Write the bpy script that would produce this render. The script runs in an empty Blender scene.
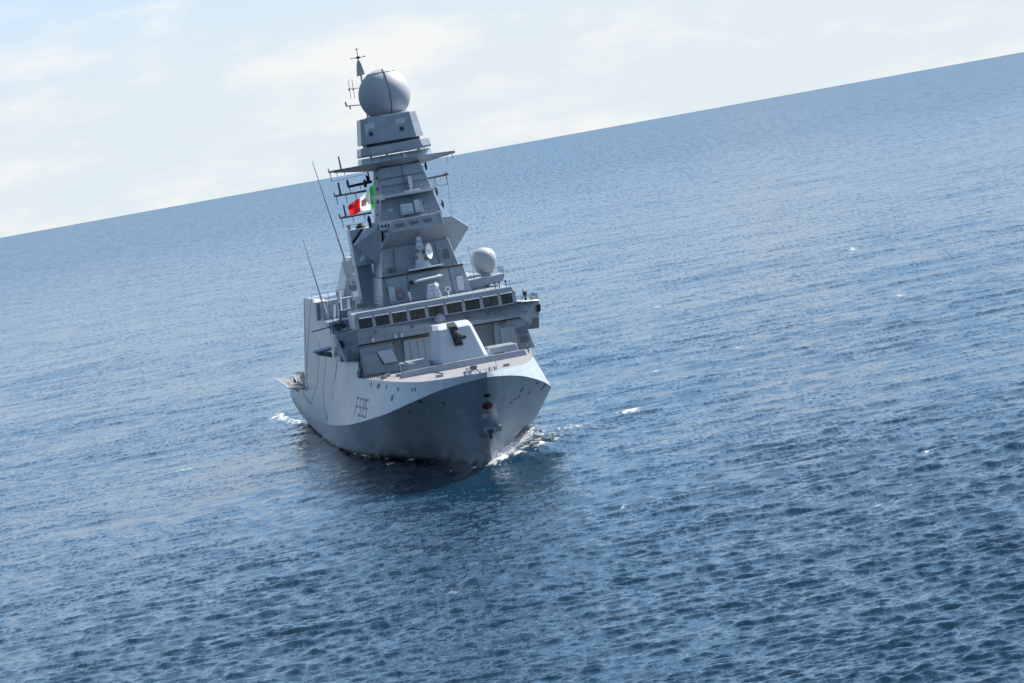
import bpy, bmesh, math, random
import numpy as np
R = math.radians
random.seed(7); rng = np.random.default_rng(11)
scene = bpy.context.scene
COL = scene.collection

# ------------------------------------------------------------------ camera
CAM_H = 26.15
FOCAL_PX = 4331.0
PITCH = math.atan(193.8 / FOCAL_PX)
ROLL = math.atan(0.18164)
cd = bpy.data.cameras.new('camera'); cam = bpy.data.objects.new('camera', cd); COL.objects.link(cam)
cd.sensor_width = 36.0; cd.lens = FOCAL_PX / 1024 * 36; cd.clip_start = 1.0; cd.clip_end = 400000
from mathutils import Matrix, Vector
cam.matrix_world = (Matrix.Translation((0, 0, CAM_H)) @ Matrix.Rotation(R(90) - PITCH, 4, 'X') @ Matrix.Rotation(-ROLL, 4, 'Z'))
scene.camera = cam

# ------------------------------------------------------------------ world, sun, exposure
SUN_AZ, SUN_EL = R(52), R(42)        # azimuth clockwise from +Y (the view direction)
world = bpy.data.worlds.new('World'); scene.world = world; world.use_nodes = True
nt = world.node_tree; nt.nodes.clear(); N = nt.nodes.new; L = nt.links.new
sky = N('ShaderNodeTexSky'); sky.sky_type = 'NISHITA'; sky.sun_disc = False
sky.sun_elevation = SUN_EL; sky.sun_rotation = SUN_AZ; sky.altitude = 0; sky.air_density = 1.2; sky.dust_density = 0.25; sky.ozone_density = 3.0
tc = N('ShaderNodeTexCoord')
def cloud_noise(scale, detail, lo, hi, rough=.6):
    mp = N('ShaderNodeMapping'); mp.inputs['Scale'].default_value = scale; L(tc.outputs['Generated'], mp.inputs['Vector'])
    n = N('ShaderNodeTexNoise'); n.inputs['Scale'].default_value = 1; n.inputs['Detail'].default_value = detail; n.inputs['Roughness'].default_value = rough
    L(mp.outputs[0], n.inputs['Vector'])
    r = N('ShaderNodeMapRange'); r.interpolation_type = 'SMOOTHSTEP'; r.inputs['From Min'].default_value = lo; r.inputs['From Max'].default_value = hi
    L(n.outputs['Fac'], r.inputs['Value']); return r.outputs[0]
def mth(op, a, b):
    m = N('ShaderNodeMath'); m.operation = op; m.use_clamp = False
    for i, v in enumerate((a, b)):
        if isinstance(v, (int, float)): m.inputs[i].default_value = v
        else: L(v, m.inputs[i])
    return m.outputs[0]
c1 = cloud_noise((20, 20, 62), 10, .45, .66)       # small cumulus streets low over the horizon
c2 = cloud_noise((3, 3, 7), 5, .45, .75)          # broken thin cloud overhead
cl = mth('ADD', mth('MULTIPLY', c1, .66), mth('MULTIPLY', c2, .05))
sepz = N('ShaderNodeSeparateXYZ'); L(tc.outputs['Generated'], sepz.inputs[0])
hz = N('ShaderNodeMapRange'); hz.interpolation_type = 'SMOOTHERSTEP'; hz.inputs['From Min'].default_value = .015; hz.inputs['From Max'].default_value = .105
hz.inputs['To Min'].default_value = .97; hz.inputs['To Max'].default_value = 0.0; L(sepz.outputs['Z'], hz.inputs['Value'])   # pale haze bank low over the sea
dt = N('ShaderNodeVectorMath'); dt.operation = 'DOT_PRODUCT'; L(tc.outputs['Generated'], dt.inputs[0]); dt.inputs[1].default_value = (math.sin(SUN_AZ), math.cos(SUN_AZ), 0)
az = N('ShaderNodeMapRange'); az.interpolation_type = 'SMOOTHSTEP'; az.inputs['From Min'].default_value = -.9; az.inputs['From Max'].default_value = .6; az.inputs['To Min'].default_value = .42; az.inputs['To Max'].default_value = 1.0
L(dt.outputs['Value'], az.inputs['Value'])      # air glows brighter on the sun's side
hcol = N('ShaderNodeVectorMath'); hcol.operation = 'SCALE'; hcol.inputs[0].default_value = (6.3, 7.0, 7.35); L(az.outputs[0], hcol.inputs['Scale'])
ccol = N('ShaderNodeVectorMath'); ccol.operation = 'SCALE'; ccol.inputs[0].default_value = (8.2, 8.05, 7.75); L(az.outputs[0], ccol.inputs['Scale'])
veil = N('ShaderNodeMix'); veil.data_type = 'RGBA'; L(hz.outputs[0], veil.inputs['Factor']); bcol = N('ShaderNodeVectorMath'); bcol.operation = 'SCALE'; bcol.inputs[0].default_value = (2.15, 5.7, 10.8); L(az.outputs[0], bcol.inputs['Scale'])
hz2 = N('ShaderNodeMapRange'); hz2.interpolation_type = 'SMOOTHSTEP'; hz2.inputs['From Min'].default_value = .0; hz2.inputs['From Max'].default_value = .75
hz2.inputs['To Min'].default_value = .8; hz2.inputs['To Max'].default_value = .15; L(sepz.outputs['Z'], hz2.inputs['Value'])     # bluer veil higher up
v2 = N('ShaderNodeMix'); v2.data_type = 'RGBA'; L(hz2.outputs[0], v2.inputs['Factor']); L(sky.outputs[0], v2.inputs['A']); L(bcol.outputs[0], v2.inputs['B'])
L(v2.outputs['Result'], veil.inputs['A']); L(hcol.outputs[0], veil.inputs['B'])
mixc = N('ShaderNodeMix'); mixc.data_type = 'RGBA'
L(cl, mixc.inputs['Factor']); L(veil.outputs['Result'], mixc.inputs['A']); L(ccol.outputs[0], mixc.inputs['B'])
bg = N('ShaderNodeBackground'); bg.inputs['Strength'].default_value = .07
L(mixc.outputs['Result'], bg.inputs['Color'])
wo = N('ShaderNodeOutputWorld'); L(bg.outputs[0], wo.inputs['Surface'])

sd = bpy.data.lights.new('sun', 'SUN'); sd.energy = 5.0; sd.angle = R(.5); sd.color = (1, .95, .88)
sun = bpy.data.objects.new('sun', sd); COL.objects.link(sun)
to_sun = Vector((math.sin(SUN_AZ) * math.cos(SUN_EL), math.cos(SUN_AZ) * math.cos(SUN_EL), math.sin(SUN_EL)))
sun.rotation_euler = to_sun.to_track_quat('Z', 'Y').to_euler()
sun.location = (60, 300, 120)
vs = scene.view_settings; vs.view_transform = 'Standard'; vs.look = 'None'; vs.gamma = 1; vs.use_curve_mapping = False
vs.exposure = 0.80
scene.cycles.sample_clamp_indirect = 3.0

# ------------------------------------------------------------------ materials
def mat(name, col, rough=.5, metal=0, var=0, vscale=(1, 1, 1), spec=.5, streak=0, plates=None):
    m = bpy.data.materials.new(name); m.use_nodes = True; t = m.node_tree; p = t.nodes['Principled BSDF']
    p.inputs['Base Color'].default_value = (*col, 1); p.inputs['Roughness'].default_value = rough
    p.inputs['Metallic'].default_value = metal; p.inputs['Specular IOR Level'].default_value = spec
    if var:
        tcn = t.nodes.new('ShaderNodeTexCoord'); mp = t.nodes.new('ShaderNodeMapping'); mp.inputs['Scale'].default_value = vscale
        t.links.new(tcn.outputs['Object'], mp.inputs[0])
        n = t.nodes.new('ShaderNodeTexNoise'); n.inputs['Scale'].default_value = 1; n.inputs['Detail'].default_value = 5; n.inputs['Roughness'].default_value = .65
        t.links.new(mp.outputs[0], n.inputs['Vector'])
        r = t.nodes.new('ShaderNodeMapRange'); r.inputs['From Min'].default_value = .3; r.inputs['From Max'].default_value = .7
        r.inputs['To Min'].default_value = 1 - var; r.inputs['To Max'].default_value = 1 + var
        t.links.new(n.outputs['Fac'], r.inputs[0])
        out = r.outputs[0]
        if streak:      # run-down dirt, long in z
            mp2 = t.nodes.new('ShaderNodeMapping'); mp2.inputs['Scale'].default_value = (1.3, 1.3, .12)
            t.links.new(tcn.outputs['Object'], mp2.inputs[0])
            n2 = t.nodes.new('ShaderNodeTexNoise'); n2.inputs['Detail'].default_value = 4; n2.inputs['Scale'].default_value = 1
            t.links.new(mp2.outputs[0], n2.inputs['Vector'])
            r2 = t.nodes.new('ShaderNodeMapRange'); r2.inputs['From Min'].default_value = .5; r2.inputs['From Max'].default_value = .75
            r2.inputs['To Min'].default_value = 1; r2.inputs['To Max'].default_value = 1 - streak
            t.links.new(n2.outputs['Fac'], r2.inputs[0])
            mm = t.nodes.new('ShaderNodeMath'); mm.operation = 'MULTIPLY'; t.links.new(out, mm.inputs[0]); t.links.new(r2.outputs[0], mm.inputs[1]); out = mm.outputs[0]
        v = t.nodes.new('ShaderNodeVectorMath'); v.operation = 'SCALE'; v.inputs[0].default_value = col
        t.links.new(out, v.inputs['Scale']); t.links.new(v.outputs[0], p.inputs['Base Color'])
        if plates:      # weld seams between plates and slight dishing between frames
            sp3 = t.nodes.new('ShaderNodeSeparateXYZ'); t.links.new(tcn.outputs['Object'], sp3.inputs[0]); cb3 = t.nodes.new('ShaderNodeCombineXYZ')
            ad = t.nodes.new('ShaderNodeMath'); ad.operation = 'ADD'; t.links.new(sp3.outputs['X'], ad.inputs[0]); t.links.new(sp3.outputs['Y'], ad.inputs[1])
            t.links.new(ad.outputs[0], cb3.inputs['X']); t.links.new(sp3.outputs['Z'], cb3.inputs['Y'])
            bk_ = t.nodes.new('ShaderNodeTexBrick'); bk_.inputs['Scale'].default_value = 1; bk_.inputs['Brick Width'].default_value = plates[0]; bk_.inputs['Row Height'].default_value = plates[1]
            bk_.inputs['Mortar Size'].default_value = .035; bk_.inputs['Mortar Smooth'].default_value = .6; bk_.inputs['Color1'].default_value = (1, 1, 1, 1); bk_.inputs['Color2'].default_value = (.93, .93, .93, 1); bk_.inputs['Mortar'].default_value = (.80, .80, .80, 1)
            t.links.new(cb3.outputs[0], bk_.inputs['Vector'])
            mv = t.nodes.new('ShaderNodeVectorMath'); mv.operation = 'MULTIPLY'; t.links.new(v.outputs[0], mv.inputs[0]); t.links.new(bk_.outputs['Color'], mv.inputs[1]); t.links.new(mv.outputs[0], p.inputs['Base Color'])
            n3 = t.nodes.new('ShaderNodeTexNoise'); n3.inputs['Scale'].default_value = .9; n3.inputs['Detail'].default_value = 2; t.links.new(tcn.outputs['Object'], n3.inputs['Vector'])
            bp = t.nodes.new('ShaderNodeBump'); bp.inputs['Strength'].default_value = .5; bp.inputs['Distance'].default_value = .06; t.links.new(n3.outputs['Fac'], bp.inputs['Height']); t.links.new(bp.outputs[0], p.inputs['Normal'])
        mr = t.nodes.new('ShaderNodeMapRange'); mr.inputs['To Min'].default_value = rough - .08; mr.inputs['To Max'].default_value = rough + .12
        t.links.new(n.outputs['Fac'], mr.inputs[0]); t.links.new(mr.outputs[0], p.inputs['Roughness'])
    return m
M_hull = mat('hull_paint', (.36, .405, .45), .30, var=.10, vscale=(.5, .35, .8), streak=.20, plates=(6.0, 1.9))
def wet_band(m):      # damp, weathered boot topping just above the water
    t = m.node_tree; p = t.nodes['Principled BSDF']; src = p.inputs['Base Color'].links[0].from_socket
    tcn = t.nodes.new('ShaderNodeTexCoord'); sp_ = t.nodes.new('ShaderNodeSeparateXYZ'); t.links.new(tcn.outputs['Object'], sp_.inputs[0])
    n = t.nodes.new('ShaderNodeTexNoise'); n.inputs['Scale'].default_value = .8; n.inputs['Detail'].default_value = 4; t.links.new(tcn.outputs['Object'], n.inputs['Vector'])
    a = t.nodes.new('ShaderNodeMath'); a.operation = 'MULTIPLY_ADD'; t.links.new(n.outputs['Fac'], a.inputs[0]); a.inputs[1].default_value = -.9; t.links.new(sp_.outputs['Z'], a.inputs[2])
    r = t.nodes.new('ShaderNodeMapRange'); r.inputs['From Min'].default_value = -.15; r.inputs['From Max'].default_value = .25; r.inputs['To Min'].default_value = .30; r.inputs['To Max'].default_value = 1; t.links.new(a.outputs[0], r.inputs[0])
    v = t.nodes.new('ShaderNodeVectorMath'); v.operation = 'SCALE'; t.links.new(src, v.inputs[0]); t.links.new(r.outputs[0], v.inputs['Scale']); t.links.new(v.outputs[0], p.inputs['Base Color'])
wet_band(M_hull)
M_grey = mat('ship_paint', (.33, .37, .415), .32, var=.08, vscale=(.9, .9, .9), streak=.14, plates=(2.4, 1.25))
M_light = mat('pale_paint', (.54, .60, .66), .32, var=.05, vscale=(1, 1, 1))
M_deck = mat('deck_paint', (.245, .245, .255), .75, var=.14, vscale=(.8, .5, 1))
M_rad = mat('radome_skin', (.42, .44, .47), .55, var=.07, vscale=(.7, .7, .4), streak=.10)
M_white = mat('white_paint', (.80, .80, .78), .5)
M_dark = mat('dark_fittings_and_shade', (.03, .033, .038), .5)
M_vent = mat('vent_grille', (.13, .15, .175), .6)
M_seam = mat('panel_seam', (.075, .09, .11), .6)
M_black = mat('soot_and_shade_black', (.012, .012, .013), .7)
M_red = mat('red_cover', (.22, .02, .018), .6, var=.2, vscale=(4, 4, 4))
M_numb = mat('number_paint', (.30, .265, .28), .6)
M_glass = mat('bridge_glass', (.018, .02, .022), .08, var=.4, vscale=(1.2, 1, 3))
M_glass_b = mat('bridge_glass_with_tan_blind', (.05, .042, .036), .12, var=.75, vscale=(1.8, 1, 3))
M_glass_g = mat('bridge_glass_with_green_blind', (.045, .06, .052), .12, var=.4, vscale=(1.4, 1, 2))
M_orange = mat('orange_ring', (.38, .12, .07), .7)
M_rope = mat('net_cord', (.33, .28, .24), .9)
M_rust = mat('anchor_steel', (.10, .075, .06), .8, var=.3, vscale=(5, 5, 5))

# ------------------------------------------------------------------ mesh builder
class MB:
    def __init__(s): s.v = []; s.f = []
    def add(s, vs, fs):
        o = len(s.v); s.v += [tuple(map(float, p)) for p in vs]; s.f += [tuple(i + o for i in f) for f in fs]; return s
    def hexa(s, b, t):       # b, t: four points each, same winding
        return s.add(list(b) + list(t), [(3, 2, 1, 0), (4, 5, 6, 7), (0, 1, 5, 4), (1, 2, 6, 5), (2, 3, 7, 6), (3, 0, 4, 7)])
    def box(s, x0, x1, y0, y1, z0, z1):
        return s.hexa([(x0, y0, z0), (x1, y0, z0), (x1, y1, z0), (x0, y1, z0)], [(x0, y0, z1), (x1, y0, z1), (x1, y1, z1), (x0, y1, z1)])
    def frus(s, b, z0, t, z1):   # b,t = (x0,x1,y0,y1)
        f = lambda r, z: [(r[0], r[2], z), (r[1], r[2], z), (r[1], r[3], z), (r[0], r[3], z)]
        return s.hexa(f(b, z0), f(t, z1))
    def loft(s, rings, cap=True):
        n = len(rings[0]); o = len(s.v)
        for r in rings: s.v += [tuple(map(float, p)) for p in r]
        for k in range(len(rings) - 1):
            for i in range(n):
                j = (i + 1) % n; s.f.append((o + k * n + i, o + k * n + j, o + (k + 1) * n + j, o + (k + 1) * n + i))
        if cap:
            s.f.append(tuple(o + i for i in range(n))[::-1]); s.f.append(tuple(o + (len(rings) - 1) * n + i for i in range(n)))
        return s
    def xz(s, pts, y0, y1):      # polygon in the x-z plane given thickness along y
        return s.loft([[(x, y0, z) for x, z in pts], [(x, y1, z) for x, z in pts]])
    def tube(s, p0, p1, r0, r1=None, n=8):
        r1 = r0 if r1 is None else r1; p0 = Vector(p0); p1 = Vector(p1); d = (p1 - p0).normalized()
        a = d.orthogonal().normalized(); b = d.cross(a)
        rg = lambda p, r: [tuple(p + a * (r * math.cos(2 * math.pi * i / n)) + b * (r * math.sin(2 * math.pi * i / n))) for i in range(n)]
        return s.loft([rg(p0, r0), rg(p1, r1)])
    def path(s, pts, r, n=6):
        for p, q in zip(pts, pts[1:]): s.tube(p, q, r, r, n)
        return s
    def lathe(s, c, prof, n=48, axis='z'):
        rings = []
        for r, h in prof:
            ring = []
            for i in range(n):
                t = 2 * math.pi * i / n; u, w = r * math.cos(t), r * math.sin(t)
                ring.append((c[0] + u, c[1] + w, c[2] + h) if axis == 'z' else (c[0] + u, c[1] + h, c[2] + w) if axis == 'y' else (c[0] + h, c[1] + u, c[2] + w))
            rings.append(ring)
        return s.loft(rings)
    def build(s, name, m, parent=None, smooth=False, bevel=0, sharp=32):
        me = bpy.data.meshes.new(name); me.from_pydata(s.v, [], s.f); me.update()
        bm = bmesh.new(); bm.from_mesh(me); bmesh.ops.recalc_face_normals(bm, faces=bm.faces); bm.to_mesh(me); bm.free()
        me.materials.append(m)
        if smooth:
            me.polygons.foreach_set('use_smooth', [True] * len(me.polygons)); me.set_sharp_from_angle(angle=R(sharp))
        o = bpy.data.objects.new(name, me); COL.objects.link(o); o.parent = parent
        if bevel:
            b = o.modifiers.new('bevel', 'BEVEL'); b.width = bevel; b.segments = 1; b.limit_method = 'ANGLE'; b.angle_limit = R(35)
        return o

def sphere_prof(r, z0=-1.0, n=24):
    return [(max(.001, r * math.cos(t)), r * math.sin(t)) for t in np.linspace(math.asin(z0), math.pi / 2, n)]

# ------------------------------------------------------------------ the warship; local axes: x to port, y towards the stern from the stem at the waterline, z up
SHIP_LOC = (-42 / FOCAL_PX * 360, 360, 0); PSI = R(5.8); HEEL = R(.6)
ship = bpy.data.objects.new('warship', None); COL.objects.link(ship)
ship.location = SHIP_LOC; ship.rotation_euler = (0, HEEL, PSI)
ship['label'] = 'grey frigate with tall tapering mast and ball radome, steaming bow first on blue sea'
ship['category'] = 'warship'

# hull form -----------------------------------------------------------------
STERN = 121.0
def ip(x, xs, ys): return np.interp(x, xs, ys)
KA = [-9.2, -8.8, -7.8, -6.4, -4.5, -2.2, .5, 4, 8, 12, 16, 20, 25, 31, 39, 60, 90, 121]
KB = [0, .5, 1.15, 1.95, 2.8, 3.7, 4.6, 5.6, 6.5, 7.2, 7.75, 8.15, 8.68, 9.25, 9.7, 9.78, 9.75, 9.6]
KZ = [7.95, 7.91, 7.81, 7.66, 7.44, 7.15, 6.75, 6.25, 5.72, 5.26, 4.92, 4.61, 4.23, 3.84, 3.5, 2.81, 2.51, 3.09]
WA = [0, 4, 10, 20, 28, 36, 45, 60, 82, 121]
WB = [0, .8, 1.75, 3.3, 4.7, 6.2, 7.4, 8.4, 8.6, 8.0]
def smooth_interp(x, xs, ys):    # cubic (Catmull-Rom style) interpolation
    xs = np.asarray(xs, float); ys = np.asarray(ys, float); m = np.gradient(ys, xs)
    x = float(np.clip(x, xs[0], xs[-1])); i = min(len(xs) - 2, max(0, int(np.searchsorted(xs, x) - 1)))
    h = xs[i + 1] - xs[i]; t = (x - xs[i]) / h
    return ((2 * t**3 - 3 * t**2 + 1) * ys[i] + (t**3 - 2 * t**2 + t) * h * m[i] + (-2 * t**3 + 3 * t**2) * ys[i + 1] + (t**3 - t**2) * h * m[i + 1])
def bk(a): return smooth_interp(a, KA, KB)
def zk(a): return smooth_interp(a, KA, KZ)
def wb(a): return smooth_interp(a, WA, WB)
def zdeck(a): return float(ip(a, [-10, -4, 2, 24], [8.42, 8.15, 7.95, 7.9]))
def slope(a): return float(ip(a, [-10, 4, 24, 31, 38, 50, 75], [.45, .42, .37, .33, .22, .15, .13]))
def side(a, z): return max(0.0, bk(a) - max(0, z - zk(a)) * slope(a))     # half breadth of the upper shell
def shell_top(a):
    if a < 30.99: return zdeck(a)
    if a < 47: return float(ip(a, [31, 35, 47], [9.4, 9.5, 10.3]))
    if a <= 87: return float(ip(a, [47, 59, 62, 87], [11.9, 12.9, 14.4, 14.4]))
    return 5.0
stations = sorted(set([-9.2, -9.12, -9.02, -8.9, -8.7, -8.45, -8.2, -7.7, -7.0, -6.2, -5.2, -4, -2.6, -1, .6, 2.2, 4, 6, 8, 10, 12, 14, 16, 18, 20, 22, 24, 26, 28, 30] +
                      [30.99, 31, 33, 35, 38, 41, 44, 46.99, 47, 50, 53, 56, 59, 62, 66, 70, 75, 80, 86.99, 87, 92, 97, 102, 108, 114, 121]))
def low_pt(a, v):     # v: -0.3 (under water) .. 1 (knuckle)
    aw = (a + 9.2) * 121 / 130.2
    if v < 0: return (wb(aw) * (1 + v * .5), aw + (0 if a > 0 else 0), v * 6.0)
    q = v ** 1.35; p = float(ip(a, [-9, 4, 14, 30], [1.25, 1.05, .66, .50]))
    rnd = .62 * min(1, math.sqrt(max(0, a + 9.2) / 2.2)) * math.exp(-max(0, a + 8.4) / 5.0) * max(0, math.sin(math.pi * v)) ** .8      # the stem is rounded below the knuckle
    return (wb(aw) + (bk(a) - wb(aw)) * v ** p + rnd, aw + (a - aw) * q, zk(a) * v)
hb = MB(); NV = 12
vl = [-.3] + list(np.linspace(0, 1, NV))
for sgn in (-1, 1):
    rows = []
    for a in stations:
        r = [low_pt(a, v) for v in vl]; rows.append([(sgn * x, y, z) for x, y, z in r])
    o = len(hb.v); n = len(vl)
    for r in rows: hb.v += r
    for k in range(len(rows) - 1):
        for i in range(n - 1):
            hb.f.append((o + k * n + i, o + (k + 1) * n + i, o + (k + 1) * n + i + 1, o + k * n + i + 1))
    rows = []
    for a in stations:
        zt, z0 = shell_top(a), zk(a)
        rows.append([(sgn * side(a, z0 + (zt - z0) * t), a, z0 + (zt - z0) * t) for t in (0, .2, .4, .6, .8, 1)])
    o = len(hb.v); n = 6
    for r in rows: hb.v += r
    for k in range(len(rows) - 1):
        for i in range(n - 1):
            hb.f.append((o + k * n + i, o + (k + 1) * n + i, o + (k + 1) * n + i + 1, o + k * n + i + 1))
# transom
tr = [low_pt(121, v) for v in vl] + [(side(121, z), 121, z) for z in (4.0, 5.0)]
hb.add([(x, y, z) for x, y, z in tr] + [(-x, y, z) for x, y, z in tr], [(i, i + 1, len(tr) + i + 1, len(tr) + i) for i in range(len(tr) - 1)])
me = bpy.data.meshes.new('hull'); me.from_pydata([tuple(map(float, p)) for p in hb.v], [], hb.f)
bm = bmesh.new(); bm.from_mesh(me); bmesh.ops.remove_doubles(bm, verts=bm.verts, dist=.004); bmesh.ops.recalc_face_normals(bm, faces=bm.faces); bm.to_mesh(me); bm.free()
me.polygons.foreach_set('use_smooth', [True] * len(me.polygons)); me.set_sharp_from_angle(angle=R(22)); me.materials.append(M_hull)
hull = bpy.data.objects.new('hull', me); COL.objects.link(hull); hull.parent = ship

def side_quad(mb, sgn, a0, a1, z0, z1, off=.012):       # a patch lying on the upper shell
    P = lambda a, z, o: (sgn * (side(a, z) + o), a, z)
    mb.hexa([P(a0, z0, -.03), P(a1, z0, -.03), P(a1, z1, -.03), P(a0, z1, -.03)], [P(a0, z0, off), P(a1, z0, off), P(a1, z1, off), P(a0, z1, off)])
def low_find(sgn, a, z):    # half breadth of the lower hull at a, z by search over stations
    best = None
    lo, hi = -9.2, 121.0
    for _ in range(40):
        mid = (lo + hi) / 2; v = max(0, min(1, z / zk(mid)))
        p = low_pt(mid, v)
        if p[1] < a: lo = mid
        else: hi = mid
    return p[0]
def low_patch(mb, sgn, pts, off=.02):   # polygon of (a, z) on the lower hull
    out = [(sgn * (low_find(sgn, a, z) + off), a, z) for a, z in pts]; inn = [(sgn * (low_find(sgn, a, z) - .05), a, z) for a, z in pts]
    mb.loft([inn, out])

# foredeck and flight deck plates
def plate(stas, zf, inset=0.0):
    mb = MB(); top = []
    ring = [(side(a, zf(a)) - inset, a, zf(a)) for a in stas]
    pts = ring + [(-x, y, z) for x, y, z in ring[::-1]]
    n = len(ring)
    vs_ = [(x, y, z) for x, y, z in ring] + [(-x, y, z) for x, y, z in ring]
    fs = [(i, i + 1, n + i + 1, n + i) for i in range(n - 1)]
    mb.add(vs_, fs); o = [(x, y, z - .12) for x, y, z in vs_]
    mb.add(o, fs)
    return mb
plate([-9.15, -8.9, -8.6, -8.2, -7.6, -7, -6.2, -5.2, -3, -1, 2, 5, 8, 12, 16, 20, 24, 28, 31.5], lambda a: zdeck(a) - .03, .02).build('foredeck', M_deck, ship)
fd = plate([86.5, 92, 100, 110, 120.9], lambda a: 4.97, .02).build('flight_deck', M_deck, ship)

# hull fittings ----------------------------------------------------------------
# F 595 in strokes; each glyph runs along the side
SEG = {'F': 'ahfg', '5': 'afgcd', '9': 'abfgcd'}
def glyph(mb, ch, a_left, w, z0, h, t=.30, sgn=-1):
    # on the starboard side text reads from stern (left) to bow? seen from outside, left is aft
    ar = a_left - w     # right edge of the glyph is nearer the bow
    zm = z0 + h / 2
    seg = {'a': (a_left, ar, z0 + h - t, z0 + h), 'g': (a_left, ar, zm - t / 2, zm + t / 2), 'd': (a_left, ar, z0, z0 + t),
           'f': (a_left, a_left - t, zm, z0 + h), 'h': (a_left, a_left - t, z0, zm), 'b': (ar + t, ar, zm, z0 + h), 'c': (ar + t, ar, z0, zm)}
    for s_ in SEG[ch]:
        a0, a1, zz0, zz1 = seg[s_]; side_quad(mb, sgn, a0, a1, zz0, zz1)
for i, ch in enumerate('F595'):
    num = MB(); glyph(num, ch, 28.6 - i * 1.7 - (.2 if i else 0), 1.15, 4.72 - .02 * i, 1.6, .2); num.build('hull_number', M_numb, hull)
for i, ch in enumerate('F595'):     # port side, mirrored so that it reads from outside
    a_l = 18.5 + i * 1.7 + (.2 if i else 0); num = MB()
    w, z0, h, t = 1.15, 5.05, 1.6, .2; ar = a_l + w; zm = z0 + h / 2
    seg = {'a': (a_l, ar, z0 + h - t, z0 + h), 'g': (a_l, ar, zm - t / 2, zm + t / 2), 'd': (a_l, ar, z0, z0 + t),
           'f': (a_l, a_l + t, zm, z0 + h), 'h': (a_l, a_l + t, z0, zm), 'b': (ar - t, ar, zm, z0 + h), 'c': (ar - t, ar, z0, zm)}
    for s_ in SEG[ch]: side_quad(num, 1, *seg[s_])
    num.build('hull_number', M_numb, hull)

# dark openings in the starboard shell
for a, w, z0, z1 in [(22.8, .5, 7.3, 7.7), (19, 1.5, 7.25, 7.65), (14.4, .6, 7.3, 7.6), (9.3, .5, 7.2, 7.5), (4.4, .4, 7.2, 7.5), (3.5, .4, 7.2, 7.5)]:
    mb = MB(); side_quad(mb, -1, a, a - w, z0, z1); mb.build('mooring_port', M_vent, hull)
mb = MB(); side_quad(mb, -1, 11.0, 10.2, 6.35, 6.85); mb.build('shell_door', M_dark, hull)
mb = MB(); side_quad(mb, -1, 30.6, 29.4, 8.0, 8.8); mb.build('mooring_port', M_vent, hull)
mb = MB(); side_quad(mb, -1, 114.0, 103.5, 4.05, 4.5); mb.build('mooring_port', M_dark, hull)
# seams of the boat bay doors
def seam(pts, w=.42, sgn=-1):
    mb = MB()
    for (a0, z0), (a1, z1) in zip(pts, pts[1:]):
        d = Vector((a1 - a0, z1 - z0)).normalized(); wx = w * abs(d.y) + .10 * abs(d.x)
        P = lambda a, z, o: (sgn * (side(a, z) + o), a, z)
        q = [(a0 - wx / 2, z0), (a0 + wx / 2, z0), (a1 + wx / 2, z1), (a1 - wx / 2, z1)]
        if abs(d.x) > .9: q = [(a0, z0 - .05), (a0, z0 + .05), (a1, z1 + .05), (a1, z1 - .05)]
        mb.hexa([P(a, z, -.03) for a, z in q], [P(a, z, .014) for a, z in q])
    return mb
SEAMS = [[(74.5, 14.2), (81, 10.45), (89, 5.6)], [(63.5, 10.6), (69, 6.4), (81.5, 3.7)], [(94.5, 4.6), (94, 4.2), (81.5, 3.7)], [(54.5, 9.5), (58, 7.3), (61, 5.8), (60, 4.4), (55, 3.36)], [(42, 9.3), (43.5, 7.8), (46.5, 5.8), (55, 3.36)]]
for s_ in SEAMS: seam(s_).build('bay_door_seam', M_seam, hull)
seam([(31, 7.0), (50, 6.4), (87, 6.0)], .3).build('rubbing_strake', M_light, hull)
seam([(86.6, 5.02), (86.6, 14.3)], .5).build('hangar_edge_seam', M_seam, hull)

PORTMARKS = [[(7.9, 5.69), (8.9, 5.52), (8.7, 5.15), (8.1, 5.21)], [(3.5, 6.22), (4.2, 6.08), (3.8, 5.94), (3.4, 6.05)], [(-0.1, 6.2), (0.4, 6.03), (0.5, 5.78), (-0.1, 5.85)], [(0.7, 5.53), (1.5, 5.32), (0.8, 5.28), (0.4, 5.38)], [(0.2, 5.34), (0.6, 5.24), (-0.0, 5.18), (-0.4, 5.28)], [(-0.9, 5.26), (-0.5, 5.16), (-0.8, 4.98), (-1.2, 5.08)], [(4.1, 5.5), (4.9, 5.3), (4.0, 5.25), (3.6, 5.35)]]
STBD = [[(6.4, 5.51), (5.9, 5.53), (6.2, 5.34), (6.6, 5.39)], [(1.9, 6.5), (1.8, 6.32), (2.3, 6.14), (2.4, 6.32)], [(-1.1, 6.21), (-0.9, 5.95), (-0.7, 5.8), (-0.7, 6.1)]]
STBL = [[(3.5, 5.42), (2.7, 5.46), (2.9, 5.32), (3.6, 5.35)], [(-1.4, 5.23), (-2.3, 5.1), (-2.1, 5.03), (-1.3, 5.16)]]
# stem: hawse hole, red oval cover, star, anchor pocket
def stem_patch(name, m, pts, off):
    cx_ = sum(p[0] for p in pts) / len(pts); cz = sum(p[1] for p in pts) / len(pts); mb = MB(); n = len(pts); nr_ = 6
    vs_ = []
    for k in range(nr_ + 1):
        f_ = k / nr_
        for x, z in pts:
            X, Z = cx_ + (x - cx_) * f_, cz + (z - cz) * f_; vs_.append((X, stem_surf(X, Z) - off, Z))
    for x, z in pts: vs_.append((x, stem_surf(x, z) + .15, z))
    fs = [(k * n + i, k * n + (i + 1) % n, (k + 1) * n + (i + 1) % n, (k + 1) * n + i) for k in range(nr_ + 1) for i in range(n)]
    mb.add(vs_, fs); return mb.build(name, m, hull)
def stem_disc(name, m, cx_, cz, rx, rz, n=24, off=.07):
    return stem_patch(name, m, [(cx_ + rx * math.cos(2 * math.pi * i / n), cz + rz * math.sin(2 * math.pi * i / n)) for i in range(n)], off)
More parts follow.
